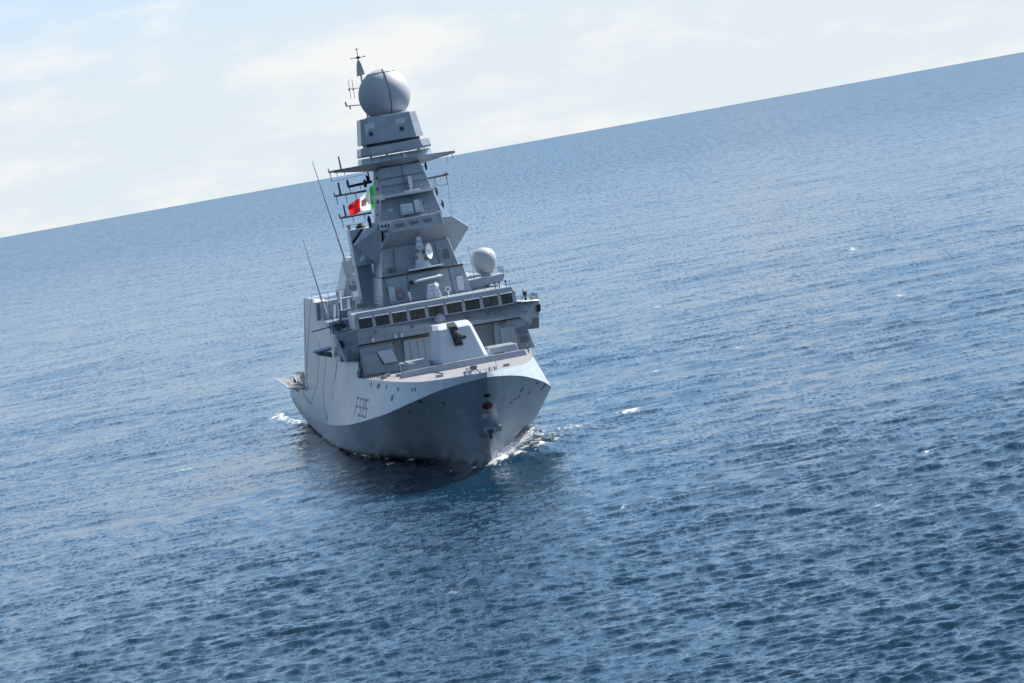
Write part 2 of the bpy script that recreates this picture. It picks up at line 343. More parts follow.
def stem_surf(x, z):       # y of the hull surface at half breadth |x|, height z
    lo, hi = -9.2, 60.0
    for _ in range(40):
        mid = (lo + hi) / 2; v = max(0, min(1, z / zk(mid))); p = low_pt(mid, v)
        if p[0] < abs(x): lo = mid
        else: hi = mid
    return p[1]
stem_disc('hawse_hole', M_black, -.02, 6.35, .30, .15)
stem_disc('round_cover', M_red, -.02, 5.45, .46, .30)
pts = []
for i in range(10):
    r_ = .34 if i % 2 == 0 else .14; t = math.pi / 2 + i * math.pi / 5; pts.append((-.26 + r_ * math.cos(t), 4.6 + r_ * math.sin(t)))
stem_patch('star_emblem', M_white, pts, .12)
# anchor housed on the stem
ya = stem_surf(.25, 3.2)
an = MB(); an.frus((-.42, .42, ya - 1.25, ya + .6), 3.05, (-.5, .5, ya - 1.35, ya + .4), 3.55)
anc = an.build('anchor_pocket', M_grey, hull, bevel=.04)
an = MB(); an.hexa([(.5, ya - 1.1, 3.1), (1.05, ya - .6, 3.1), (1.05, ya + .2, 3.1), (.5, ya + .2, 3.1)], [(.5, ya - 1.15, 3.6), (1.05, ya - .7, 3.6), (1.05, ya + .2, 3.6), (.5, ya + .2, 3.6)])
an.build('anchor_fluke', M_vent, hull, bevel=.03); an = MB(); an.hexa([(-.95, ya - .5, 2.85), (-.4, ya - 1.0, 2.85), (-.4, ya + .3, 2.85), (-.95, ya + .3, 2.85)], [(-.95, ya - .5, 3.2), (-.4, ya - 1.05, 3.3), (-.4, ya + .3, 3.3), (-.95, ya + .3, 3.2)])
an.build('anchor_fluke', M_vent, hull, bevel=.03)
an = MB(); an.tube((0, ya - 1.35, 3.35), (0, ya - 1.0, 2.65), .13); an.tube((-.22, ya - 1.36, 3.3), (.22, ya - 1.36, 3.3), .12)
an.build('anchor_shank', M_rust, hull)
# marks and openings on the bow flare
for pl in STBD:
    mb = MB(); low_patch(mb, -1, pl); mb.build('flare_opening', M_dark, hull)
for pl in STBL:
    mb = MB(); low_patch(mb, -1, pl); mb.build('draught_mark', M_light, hull)
VENT = [((21.6, 1.57), (27.5, 1.11)), ((19.3, 1.58), (28.0, .86)), ((18.6, 1.46), (28.0, .65)), ((18.1, 1.31), (24.7, .68)), ((17.8, 1.12), (21.0, .79)), ((17.8, .92), (19.6, .72))]
mb = MB()      # long discharge slot low on the port bow
for (p0, p1), (q0, q1) in zip(VENT, VENT[1:]):
    for k in range(4):
        f0, f1 = k / 4, (k + 1) / 4; L_ = lambda u, v, f: (u[0] + (v[0] - u[0]) * f, u[1] + (v[1] - u[1]) * f)
        low_patch(mb, 1, [L_(p0, p1, f0), L_(p0, p1, f1), L_(q0, q1, f1), L_(q0, q1, f0)], .07)
mb.build('discharge_slot', M_dark, hull)
for pl in PORTMARKS:
    mb = MB(); low_patch(mb, 1, pl); mb.build('flare_opening', M_dark, hull)

# foredeck fittings ------------------------------------------------------------
b = MB()    # breakwater: low angled wall
b.loft([[(-5.3, 14.9, 7.85), (-4.9, 15.0, 8.42), (-4.9, 15.3, 8.42), (-5.3, 15.4, 7.85)], [(0, 15.7, 7.85), (0, 15.8, 8.5), (0, 16.1, 8.5), (0, 16.4, 7.85)],
        [(6.4, 18.0, 7.85), (6.2, 18.0, 8.4), (6.2, 18.3, 8.4), (6.4, 18.5, 7.85)]])
b.build('breakwater', M_grey, ship, bevel=.03)
b = MB(); b.frus((-4.0, 4.4, 17.4, 27), 7.87, (-3.9, 4.3, 17.8, 27), 8.28); b.build('gun_platform', M_grey, ship, bevel=.05)
b = MB(); b.frus((-4.0, -2.2, 17.5, 24), 8.2, (-4.0, -2.2, 17.9, 24), 8.93); b.build('vent_trunk', M_grey, ship, bevel=.04)
b = MB(); b.frus((3.2, 6.0, 20.0, 24.5), 7.88, (3.4, 5.8, 20.3, 24.5), 8.95); bx = b.build('deck_locker', M_grey, ship, bevel=.05)
b = MB(); b.box(3.7, 4.6, 19.85, 20.1, 8.25, 8.42); b.build('locker_slot', M_dark, bx)
# gun turret: faceted shield
TY = 13.2
def tring(x0, x1, y0, y1, ch, z, ch2=None):
    return [(x0 + ch, y0, z), (x1 - ch * .55, y0, z), (x1, y0 + ch, z), (x1, y1 - .6, z), (x1 - .6, y1, z), (x0 + .6, y1, z), (x0, y1 - .6, z), (x0, y0 + ch, z)]
g = MB()
g.loft([[(-1.22, 17.5, 8.3), (2.62, 17.5, 8.3), (2.98, 17.9, 8.3), (2.98, 22.4, 8.3), (2.4, 23, 8.3), (-1.5, 23, 8.3), (-2.12, 22.4, 8.3), (-2.12, 19.4, 8.3)],
        [(-1.22, 17.4, 8.56), (2.60, 17.4, 8.56), (2.93, 17.8, 8.56), (2.93, 22.4, 8.56), (2.4, 23, 8.56), (-1.5, 23, 8.56), (-2.09, 22.4, 8.56), (-2.09, 19.3, 8.56)],
        [(-.90, 18.3, 11.32), (1.83, 18.3, 11.32), (2.08, 18.6, 11.32), (2.08, 22.0, 11.32), (1.6, 22.5, 11.32), (-1.0, 22.5, 11.32), (-1.38, 22.0, 11.32), (-1.38, 19.6, 11.32)],
        [(-.80, 19.8, 11.72), (1.72, 19.8, 11.72), (1.92, 20.1, 11.72), (1.92, 21.8, 11.72), (1.5, 22.3, 11.72), (-.9, 22.3, 11.72), (-1.26, 21.9, 11.72), (-1.26, 20.6, 11.72)]])
tur = g.build('gun_turret', M_light, ship, bevel=.04)
g = MB(); g.hexa([(.22, 17.62, 9.75), (.95, 17.62, 9.75), (.95, 18.6, 9.75), (.22, 18.6, 9.75)], [(-.02, 18.16, 11.45), (.72, 18.16, 11.45), (.72, 20.0, 11.76), (-.02, 20.0, 11.76)]); g.build('gun_slot', M_dark, tur)
g = MB(); g.lathe((.50, 17.85, 10.75), [(.30, 0), (.34, -.25), (.22, -.9)], 16, 'y'); g.tube((.52, 17.4, 10.75), (.66, 12.3, 10.62), .17, .12, 12); g.tube((.66, 12.3, 10.62), (.66, 12.0, 10.62), .15, .15, 12)
g.build('gun_barrel', M_dark, tur, smooth=True)
g = MB(); g.tube((.6, 17.6, 10.35), (1.12, 17.2, 10.35), .09); g.box(.35, .85, 17.3, 17.7, 9.95, 10.45); g.build('gun_sight', M_dark, tur)
# small deck gear
for x, y in [(-1.1, -4.6), (.9, -4.9)]:
    b = MB(); b.box(x - .35, x + .35, y - .15, y + .15, 8.1, 8.2)
    for dx in (-.22, .22): b.lathe((x + dx, y, 8.2), [(.09, 0), (.09, .25), (.13, .27), (.13, .32), (.02, .33)], 10)
    b.build('bollard', M_grey, ship)
b = MB(); b.tube((-.75, -3.0, 8.1), (-.35, -2.4, 8.75), .07); b.tube((-.35, -2.4, 8.75), (.05, -3.1, 8.1), .06); b.box(-.65, -.1, -2.7, -2.3, 8.4, 8.75)
b.build('deck_winch', M_vent, ship)
b = MB(); b.lathe((-.6, -.4, 8.05), [(.25, 0), (.2, .3), (.3, .5), (.3, .58), (.02, .6)], 14); b.build('capstan', M_white, ship)
b = MB(); b.tube((1.55, -2.5, 8.1), (1.5, -2.4, 9.3), .025); b.build('jackstaff', M_grey, ship)
b = MB()
for i in range(7):
    x = -1.6 + i * .45; b.tube((x, -7.0 + abs(x) * .4, 8.3), (x, -7.0 + abs(x) * .4, 8.55), .03)
b.path([(-1.6 + i * .45, -7.0 + abs(-1.6 + i * .45) * .4, 8.52) for i in range(7)], .02); b.build('bow_rail', M_grey, ship)
for sgn, a0 in ((-1, 17), (1, 21)):     # side railings near the deckhouse
    b = MB(); st = list(np.arange(a0, 31, 1.15)); pts = [(sgn * (side(a, 7.9) - .12), a) for a in st]
    for x, a in pts: b.tube((x, a, 7.85), (x - sgn * .03, a, 8.45), .035, n=5)
    b.path([(x, a, 8.42) for x, a in pts], .018, 5); b.path([(x, a, 8.15) for x, a in pts], .014, 5)
    b.build('deck_railing', M_vent, ship)
b = MB(); b.tube((-4.35, 22.5, 7.9), (-4.35, 22.5, 8.7), .13, .11, 12); b.lathe((-4.35, 22.5, 8.7), [(.2, 0), (.24, .08), (.2, .2), (.02, .24)], 14); b.build('mushroom_vent', M_light, ship)
for x, y, w_ in [(-6.2, 20.5, .5), (-5.6, 23.2, .4), (-5.0, 19.6, .35), (6.3, 26.2, .5), (3.0, 4.0, .5), (-2.6, 5.5, .6)]:
    b = MB(); b.box(x - w_ / 2, x + w_ / 2, y - .3, y + .3, 7.88, 8.14); b.build('deck_fitting', M_grey, ship)

# deckhouse below the bridge --------------------------------------------------------
b = MB()
b.frus((-4.1, 5.2, 31.6, 50), 7.87, (-4.3, 5.3, 32.0, 50), 10.85)                       # recessed middle
b.build('deckhouse', M_grey, ship, bevel=.04)
dh = bpy.data.objects['deckhouse']
b = MB(); b.hexa([(-7.38, 29.9, 7.87), (-3.9, 30.4, 7.87), (-3.9, 50, 7.87), (-7.38, 50, 7.87)], [(-7.2, 30.4, 10.72), (-4.2, 30.7, 10.72), (-4.2, 50, 10.72), (-7.2, 50, 10.72)]); b.build('deckhouse_wing', M_grey, dh, bevel=.05)
b = MB(); b.hexa([(4.9, 30.4, 7.87), (8.5, 30.0, 7.87), (8.5, 50, 7.87), (4.9, 50, 7.87)], [(5.2, 30.7, 11.0), (7.75, 30.5, 11.0), (7.75, 50, 11.0), (5.2, 50, 11.0)]); b.build('deckhouse_wing', M_grey, dh, bevel=.05)
for sgn in (-1, 1):      # bulkhead that closes the step between shell and deckhouse
    b = MB(); xo = [sgn * (side(31, z) - .03) for z in (7.85, 9.38)]; xi = sgn * 6.6
    b.hexa([(xo[0], 31.02, 7.85), (xi, 31.02, 7.85), (xi, 47, 7.85), (xo[0], 47, 7.85)], [(xo[1], 31.02, 9.38), (xi, 31.02, 9.38), (xi, 47, 9.38), (xo[1], 47, 9.38)])
    b.build('side_bulkhead', M_grey, dh)
b = MB(); b.box(-7.2, 7.4, 31.9, 49.5, 9.4, 11.85); b.build('inner_block', M_grey, dh)
# panels on it
b = MB(); b.xz([(-7.25, 8.0), (-5.25, 8.0), (-5.85, 9.85), (-7.2, 9.85)], 29.72, 30.1); b.build('sloping_panel', M_grey, dh, bevel=.03)
b = MB(); b.xz([(-5.25, 8.75), (-4.0, 8.75), (-4.4, 9.95), (-5.75, 9.95)], 30.0, 30.5); b.build('sloping_panel', M_light, dh, bevel=.03)
b = MB(); b.xz([(-3.3, 8.2), (-.7, 8.2), (-.7, 10.45), (-3.1, 10.5)], 31.35, 31.9); b.build('access_door', M_light, dh, bevel=.03)
b = MB()
for x in (-2.6, -1.9, -1.3): b.box(x - .03, x + .03, 31.3, 31.36, 8.3, 10.3)
b.build('door_rib', M_grey, dh)
b = MB(); b.xz([(5.5, 8.1), (7.1, 8.1), (6.9, 10.1), (5.6, 10.1)], 30.1, 30.55); b.build('sloping_panel', M_grey, dh, bevel=.03)
for z in (9.55, 8.75):
    b = MB(); b.xz([(7.25, z - .25), (8.05, z - .25), (7.98, z + .3), (7.22, z + .3)], 30.05, 30.4); b.build('vent_grille', M_vent, dh)
b = MB(); b.box(5.55, 6.1, 30.2, 30.6, 10.35, 10.7); b.build('cable_box', M_vent, dh)
b = MB(); b.path([(5.3, 30.9, 11.05), (5.3, 30.9, 11.5), (6.4, 30.9, 11.5), (6.4, 30.9, 11.05)], .03); b.box(5.9, 6.15, 30.8, 31.0, 11.05, 11.45); b.box(6.9, 7.05, 30.8, 31.0, 11.05, 11.5); b.lathe((6.6, 30.9, 11.05), [(.14, 0), (.16, .3), (.02, .4)], 10)
b.build('signal_lamp', M_white, dh)

# bridge -----------------------------------------------------------------------------
b = MB()
b.loft([[(-8.5, 31.2, 9.45), (-7.3, 30.9, 9.45), (-7.2, 30.0, 10.78), (7.6, 30.0, 10.78), (8.0, 30.9, 9.55), (9.25, 31.2, 9.45), (9.72, 31.4, 12.0), (7.5, 29.7, 12.22), (-7.2, 29.7, 12.22), (-9.05, 31.4, 11.95)],
        [(-8.5, 36.5, 9.45), (-7.3, 36.5, 9.45), (-7.2, 36.5, 10.78), (7.6, 36.5, 10.78), (8.0, 36.5, 9.55), (9.25, 36.5, 9.45), (9.72, 36.5, 12.0), (7.5, 36.5, 12.22), (-7.2, 36.5, 12.22), (-9.05, 36.5, 11.95)]])
br = b.build('bridge', M_grey, ship, bevel=.04)
b = MB(); b.box(-7.3, 7.5, 29.93, 30.3, 10.70, 10.8); b.build('painted_shadow', M_black, br)  # black strip painted in for the shade under the bridge overhang
b = MB(); b.frus((-7.0, 7.25, 29.95, 39), 12.2, (-6.9, 7.2, 30.1, 39), 13.55); b.build('wheelhouse', M_dark, br)
b = MB(); b.hexa([(-7.15, 29.7, 13.22), (7.35, 29.7, 13.22), (7.35, 40, 13.22), (-7.15, 40, 13.22)], [(-7.05, 29.86, 13.66), (7.25, 29.86, 13.66), (7.2, 40, 13.70), (-7.0, 40, 13.70)]); b.build('bridge_roof', M_grey, br, bevel=.03)
WIN = [(-6.8, -5.7), (-5.42, -4.15), (-3.85, -2.55), (-2.25, -.88), (-.55, .82), (1.15, 2.5), (2.82, 4.12), (4.48, 5.82), (6.12, 7.12)]
MULL = [-7.08] + [(WIN[i][1] + WIN[i + 1][0]) / 2 for i in range(8)] + [7.3]
for i, x in enumerate(MULL):
    w = .15 if 0 < i < 9 else .16
    b = MB(); b.hexa([(x - w, 29.70, 12.2), (x + w, 29.70, 12.2), (x + w, 30.1, 12.2), (x - w, 30.1, 12.2)], [(x - w, 29.78, 13.24), (x + w, 29.78, 13.24), (x + w, 30.1, 13.24), (x - w, 30.1, 13.24)])
    b.build('mullion', M_grey, br)
gm = [M_glass, M_glass, M_glass_b, M_glass_b, M_glass_b, M_glass_b, M_glass, M_glass_g, M_glass]
for i, (x0, x1) in enumerate(WIN):
    b = MB(); b.hexa([(x0 - .12, 29.84, 12.25), (x1 + .12, 29.84, 12.25), (x1 + .12, 29.9, 12.25), (x0 - .12, 29.9, 12.25)], [(x0 - .12, 29.90, 13.22), (x1 + .12, 29.90, 13.22), (x1 + .12, 29.96, 13.22), (x0 - .12, 29.96, 13.22)])
    w_ = b.build('window', gm[i], br)
    b = MB(); b.hexa([(x0 - .05, 29.5, 13.10), (x1 + .05, 29.5, 13.10), (x1 + .05, 29.72, 13.16), (x0 - .05, 29.72, 13.16)], [(x0 - .05, 29.5, 13.13), (x1 + .05, 29.5, 13.13), (x1 + .05, 29.74, 13.30), (x0 - .05, 29.74, 13.30)])
    b.build('window_visor', M_grey, br)
    b = MB(); xm = (x0 + x1) / 2 + .2; b.tube((xm - .3, 29.72, 12.28), (xm, 29.74, 12.95), .02, n=5); b.build('wiper', M_dark, br)
b = MB(); b.xz([(8.45, 9.62), (9.2, 9.62), (9.3, 10.45), (8.4, 10.45)], 30.75, 31.3); b.build('vent_grille', M_vent, br)
b = MB(); b.xz([(-8.25, 9.6), (-7.35, 9.6), (-7.35, 10.55), (-8.3, 10.5)], 30.6, 31.25); b.build('vent_grille', M_vent, br)
b = MB(); b.xz([(9.3, 10.95), (9.6, 10.95), (9.7, 11.6), (9.35, 11.6)], 30.95, 31.4); b.build('navigation_light', M_black, br)
b = MB(); b.xz([(-8.75, 10.85), (-8.5, 10.7), (-8.55, 11.4), (-8.87, 11.5)], 30.85, 31.4); b.build('navigation_light', M_black, br)
b = MB(); b.box(7.35, 9.7, 31.5, 36.3, 12.03, 12.1); b.build('wing_deck', M_deck, br)
b = MB(); b.box(-9.0, -7.4, 31.6, 36.3, 11.9, 12.24); b.build('wing_deck', M_deck, br)
b = MB(); b.box(-7.48, -7.12, 29.85, 31.0, 12.2, 13.65); b.build('wheelhouse_side', M_white, br, bevel=.03); b = MB(); b.box(-7.2, -7.0, 31.0, 38.5, 12.2, 13.6); b.build('wheelhouse_side', M_grey, br)
b = MB()
for x in np.arange(7.6, 9.7, .5): b.tube((x, 31.6, 12.05), (x, 31.6, 12.4), .03, n=5)
b.path([(7.6, 31.6, 12.4), (9.6, 31.6, 12.4)], .025); b.build('wing_rail', M_grey, br)
b = MB(); b.lathe((8.55, 32.0, 12.05), [(.12, 0), (.1, .5), (.2, .6), (.2, .85), (.02, .9)], 12); b.tube((8.5, 32, 12.9), (8.4, 32, 13.25), .03); b.build('wing_binnacle', M_dark, br)
b = MB(); b.frus((9.05, 9.6, 31.7, 33), 12.05, (9.1, 9.5, 31.8, 33), 12.35); b.build('wing_box', M_white, br)
for x in (5.9, 6.3, 6.9):
    b = MB(); b.tube((x, 31, 13.66), (x, 31, 14.1), .04, n=6); b.lathe((x, 31, 14.08), [(.02, 0), (.1, .03), (.1, .18), (.02, .22)], 8); b.build('roof_lamp', M_dark, br)
# jumble on the lower lip in front of the bridge
for x in (-5.95, -3.9, -3.3):
    b = MB(); b.lathe((x, 29.6, 10.85), [(.16, 0), (.16, .28), (.1, .38), (.02, .4)], 10); b.build('sensor_pot', M_light, br)
b = MB(); b.tube((-6.1, 29.55, 11.2), (-6.15, 29.5, 12.9), .025); b.build('cable_run', M_vent, br); b = MB(); b.tube((6.15, 29.6, 10.9), (6.9, 29.5, 13.0), .02); b.build('cable_run', M_vent, br)
b = MB(); b.lathe((.35, 29.75, 11.85), sphere_prof(.55, -.9, 10), 20); b.build('satellite_dome', M_grey, br, smooth=True)

# machine gun on the starboard wing
mg = MB(); mg.tube((-8.6, 33.0, 12.1), (-8.6, 33.0, 12.75), .09); mg.box(-8.95, -8.2, 32.8, 33.2, 12.65, 12.95)
mg.tube((-8.95, 33, 12.8), (-11.1, 32.2, 12.62), .05); mg.box(-8.3, -7.9, 32.7, 33.1, 12.5, 12.85)
mg.build('machine_gun', M_dark, ship)
b = MB()
for k, x in enumerate((-9.3, -8.9, -7.9, -7.6)): b.tube((x, 34 - k * .2, 12.05), (x, 34 - k * .2, 13.1), .04, n=5)
b.path([(-9.3, 34, 13.1), (-7.6, 33.4, 13.1)], .03); b.build('wing_rail', M_grey, ship)
b = MB(); b.frus((-9.1, -8.1, 34.5, 36.0), 12.1, (-9.0, -8.2, 34.6, 36.0), 12.75); b.build('wing_locker', M_vent, ship, bevel=.03)
b = MB(); b.lathe((-9.75, 44, 10.25), [(.1, -.1), (.8, 0), (.95, .15), (.8, .35), (.1, .45)], 20); lr = b.build('life_raft', M_light, ship, smooth=True)
b = MB(); b.hexa([(-10.3, 42.6, 10.05), (-9.0, 42.6, 9.6), (-9.0, 45.4, 9.6), (-10.3, 45.4, 10.05)], [(-10.3, 42.6, 10.15), (-9.0, 42.6, 10.1), (-9.0, 45.4, 10.1), (-10.3, 45.4, 10.15)]); b.build('raft_cradle', M_vent, lr)

# superstructure aft of the bridge ----------------------------------------------------
b = MB()
b.frus((-8.72, 8.72, 36.5, 60), 9.3, (-8.5, 8.5, 36.5, 60), 11.9)
b.frus((-8.6, 8.6, 62, 86.8), 5.0, (-8.05, 8.05, 62, 86.8), 14.35)
b.frus((-8.5, 8.5, 50, 62), 11.8, (-8.3, 8.3, 50.5, 62), 12.6)
up = b.build('superstructure', M_grey, ship, bevel=.05)
b = MB(); b.frus((-8.7, -7.4, 61.6, 66), 12.6, (-8.55, -7.45, 61.7, 66), 14.35); b.build('corner_house', M_grey, up, bevel=.04)
b = MB(); b.frus((-8.7, -7.5, 61.8, 66), 14.38, (-8.5, -7.7, 62.2, 65.5), 14.55); b.build('corner_roof', M_white, up)
b = MB(); b.frus((-5.5, 5.5, 66, 78), 14.36, (-4.2, 4.2, 67, 77), 18.0); b.build('funnel', M_grey, up, bevel=.06)
b = MB(); b.box(-3.5, 3.5, 68, 76, 18.0, 18.15); b.build('funnel_cap', M_black, up)
for x, y, z0, z1, r_ in [(-6.7, 55, 12.6, 15.3, .22), (-6.0, 54.2, 12.6, 14.4, .15), (-7.2, 57, 12.6, 14.0, .12)]:
    b = MB(); b.tube((x - .15, y, z0), (x + .1, y, z1), r_, r_ * .9, 10); b.build('vent_pipe', M_light, up, smooth=True)
for x0, x1, y, z0, z1, m in [(-7.2, -5.6, 51, 12.7, 13.5, M_grey), (-5.6, -5.0, 49, 12, 13.9, M_grey), (-7.5, -6.9, 49, 11.9, 12.7, M_vent), (-6.3, -5.5, 48.6, 11.9, 12.9, M_light)]:
    b = MB(); b.frus((x0, x1, y, y + 2), z0, (x0 + .1, x1 - .1, y + .1, y + 2), z1); b.build('equipment_box', m, up, bevel=.03)
b = MB(); b.path([(-8.0, 49, 12.0), (-8.0, 49, 13.0), (-6.4, 49, 13.05), (-6.4, 49, 12.0)], .04); b.path([(-8, 49, 12.5), (-6.4, 49, 12.5)], .03); b.tube((-7.3, 48.8, 12.6), (-7.1, 48.8, 14.3), .06); b.build('guard_rail', M_vent, up)
# whip antennas
b = MB(); b.tube((-7.85, 60, 12.2), (-7.95, 60, 14.0), .30, .16, 10); b.tube((-7.95, 60, 14.0), (-8.85, 60, 20.7), .09, .025, 8); b.build('whip_antenna', M_grey, ship)
b = MB(); b.box(-5.45, -4.6, 59.5, 60.5, 16.6, 17.9); b.tube((-5.1, 60, 17.8), (-6.65, 60, 27.9), .11, .03, 8); b.tube((-5.0, 60, 14), (-5.0, 60, 17), .15); b.build('whip_antenna', M_grey, ship)
b = MB(); b.frus((-4.9, -4.2, 60.5, 62), 13.5, (-4.75, -4.3, 60.6, 61.8), 16.6); b.build('antenna_post', M_grey, ship, bevel=.04)
for x0, x1, z0, z1, m_ in [(-5.3, -4.5, 15.9, 16.5, M_grey), (-5.2, -4.4, 15.0, 15.5, M_vent), (-5.0, -4.1, 14.3, 14.9, M_light)]:
    b = MB(); b.box(x0, x1, 59.8, 60.6, z0, z1); b.build('post_box', m_, bpy.data.objects['antenna_post'], bevel=.03)

# mast --------------------------------------------------------------------------------
mast = bpy.data.objects.new('mast', None); COL.objects.link(mast); mast.parent = ship
b = MB(); b.hexa([(-4.02, 36, 13.7), (4.25, 36, 13.7), (4.3, 49, 13.7), (-4.05, 49, 13.7)], [(-3.68, 36.6, 16.2), (3.85, 36.6, 16.2), (3.9, 49, 16.2), (-3.72, 49, 16.2)])
b.build('mast_base', M_grey, mast, bevel=.04)
b = MB(); b.box(-3.72, 3.9, 36.45, 37, 16.15, 16.27); b.build('painted_shadow', M_dark, mast)  # dark bar painted as the shadow line above the mast base
b = MB(); b.frus((-3.58, 3.6, 37.4, 49), 16.2, (-3.05, 3.1, 38.4, 48), 18.8); b.build('mast_lower', M_grey, mast, bevel=.04)
# overhanging bay
b = MB(); b.loft([[(-3.25, 38.6, 18.72), (3.05, 38.6, 18.72), (3.05, 47, 18.72), (-3.25, 47, 18.72)],
                  [(-2.15, 36.4, 20.2), (2.72, 36.4, 20.2), (2.9, 47, 20.2), (-3.2, 47, 20.2)],
                  [(-3.0, 36.9, 21.25), (2.62, 36.7, 21.25), (2.75, 47, 21.25), (-3.3, 47, 21.25)]])
bay = b.build('sensor_bay', M_grey, mast, bevel=.03)
for x in (-1.2, .1, 1.35):
    b = MB(); b.xz([(x - .38, 20.6), (x + .38, 20.6), (x + .38, 20.9), (x - .38, 20.9)], 36.45, 36.8); b.build('bay_vent', M_vent, bay)
for x in (-2.85, -2.55, -2.25):
    b = MB(); b.xz([(x - .07, 20.75), (x + .07, 20.75), (x + .07, 21.0), (x - .07, 21.0)], 36.3, 37.0); b.build('bay_slot', M_dark, bay)
b = MB(); b.box(-3.05, -2.1, 36.62, 36.95, 20.55, 21.24); b.build('bay_panel', M_light, bay)
b = MB(); b.hexa([(2.66, 36.2, 20.2), (2.82, 36.2, 20.2), (2.95, 40, 20.2), (2.66, 40, 20.2)], [(2.5, 36.5, 21.35), (2.66, 36.5, 21.35), (2.8, 40, 21.35), (2.5, 40, 21.35)]); b.build('bay_side_trim', M_light, bay)
# angled array fins both sides
b = MB(); b.loft([[(-2.7, 40.2, 20.9), (-3.8, 43.0, 20.85), (-5.0, 44.4, 19.55), (-4.0, 42.6, 18.1), (-3.15, 41.4, 17.3), (-2.85, 40.6, 18.7)], [(-2.7, 47, 20.9), (-3.8, 47, 20.85), (-5.0, 47, 19.55), (-4.0, 47, 18.1), (-3.15, 47, 17.3), (-2.85, 47, 18.7)]]); fl = b.build('array_fin', M_grey, mast, bevel=.03)
b = MB(); b.box(-5.12, -3.0, 47.3, 51.2, 17.45, 20.9); b.build('exhaust_trunk', M_light, mast, bevel=.03)
b = MB(); b.xz([(-5.12, 19.72), (-4.9, 19.6), (-3.72, 20.86), (-4.0, 20.88)], 47.1, 47.5); b.build('panel_gap', M_black, mast)
b = MB(); b.lathe((-3.9, 49, 20.85), sphere_prof(.5, 0, 8), 16); b.build('exhaust_cowl', M_black, mast)
b = MB(); b.xz([(3.1, 20.75), (4.35, 20.65), (5.75, 19.4), (3.85, 17.2), (3.3, 18.0)], 44, 48); b.build('array_fin', M_grey, mast, bevel=.03)
b = MB(); b.box(-4.95, -3.55, 48.5, 53, 13.2, 17.5); b.build('side_trunk', M_grey, mast, bevel=.04)
b = MB(); b.lathe((-4.1, 46.0, 17.85), [(.05, -.2), (.6, 0), (.7, .1), (.5, .35), (.05, .9)], 20); b.build('side_sensor', M_light, mast, smooth=True)
# column
b = MB(); b.loft([[(-2.75, 39, 21.2), (3.05, 39, 21.2), (3.0, 47, 21.2), (-2.75, 47, 21.2)], [(-2.2, 40.3, 23.5), (2.6, 40.3, 23.5), (2.6, 46.5, 23.5), (-2.2, 46.5, 23.5)], [(-1.85, 41.3, 26.1), (2.0, 41.3, 26.1), (2.1, 46, 26.1), (-1.85, 46, 26.1)]])
b.build('mast_column', M_grey, mast, bevel=.03)
b = MB(); b.hexa([(-2.95, 43.3, 20.9), (-2.5, 43.0, 20.9), (-2.5, 44.2, 20.9), (-2.95, 44.2, 20.9)], [(-2.2, 43.8, 26.0), (-1.8, 43.3, 26.0), (-1.8, 44.2, 26.0), (-2.2, 44.2, 26.0)]); b.build('ladder_trunk', M_white, mast)
for z in (21.9, 23.1, 24.3, 25.3):
    xx = -2.72 + (z - 20.9) * .145
    b = MB(); b.box(xx - .16, xx + .16, 42.9, 43.1, z - .03, z + .03); b.box(xx - .03, xx + .03, 42.9, 43.1, z - .16, z + .16); b.build('ladder_bracket', M_black, mast)
b = MB(); b.loft([[(-2.1, 38.9, 23.35), (2.75, 38.9, 23.35), (2.75, 41, 23.35), (-2.1, 41, 23.35)], [(-2.2, 38.8, 23.6), (2.8, 38.8, 23.6), (2.8, 41, 23.6), (-2.2, 41, 23.6)]]); b.build('mast_ledge', M_light, mast)
b = MB(); b.hexa([(-3.0, 39.2, 23.45), (-2.0, 38.9, 23.2), (-2.0, 41, 23.2), (-3.0, 41, 23.45)], [(-3.1, 39.2, 23.7), (-2.0, 38.9, 23.75), (-2.0, 41, 23.75), (-3.1, 41, 23.7)]); b.build('ledge_bracket', M_white, mast)
for z in (24.4, 25.1, 22.5):
    xa = -2.3 + (z - 23.5) * .12; xb = 2.55 - (z - 23.5) * .23; yy = 40.3 + (z - 23.5) * .385
    b = MB(); b.box(xa + .1, xb - .1, yy - .06, yy + .05, z - .04, z + .04); b.build('weld_band', M_vent, mast)
b = MB(); b.box(.5, .85, 39.9, 40.4, 23.6, 25.0); b.box(-.1, 1.4, 39.6, 40.3, 23.6, 23.75); b.build('mast_bracket', M_light, mast)
b = MB(); b.box(-.75, .45, 38.6, 39.6, 21.5, 22.55); b.build('sensor_drum', M_light, mast, bevel=.12)
b = MB(); b.box(.55, 1.1, 38.6, 39.6, 21.6, 22.75); b.box(1.15, 1.3, 38.7, 39.6, 21.6, 22.6); b.build('sensor_cabinet', M_light, mast, bevel=.03)
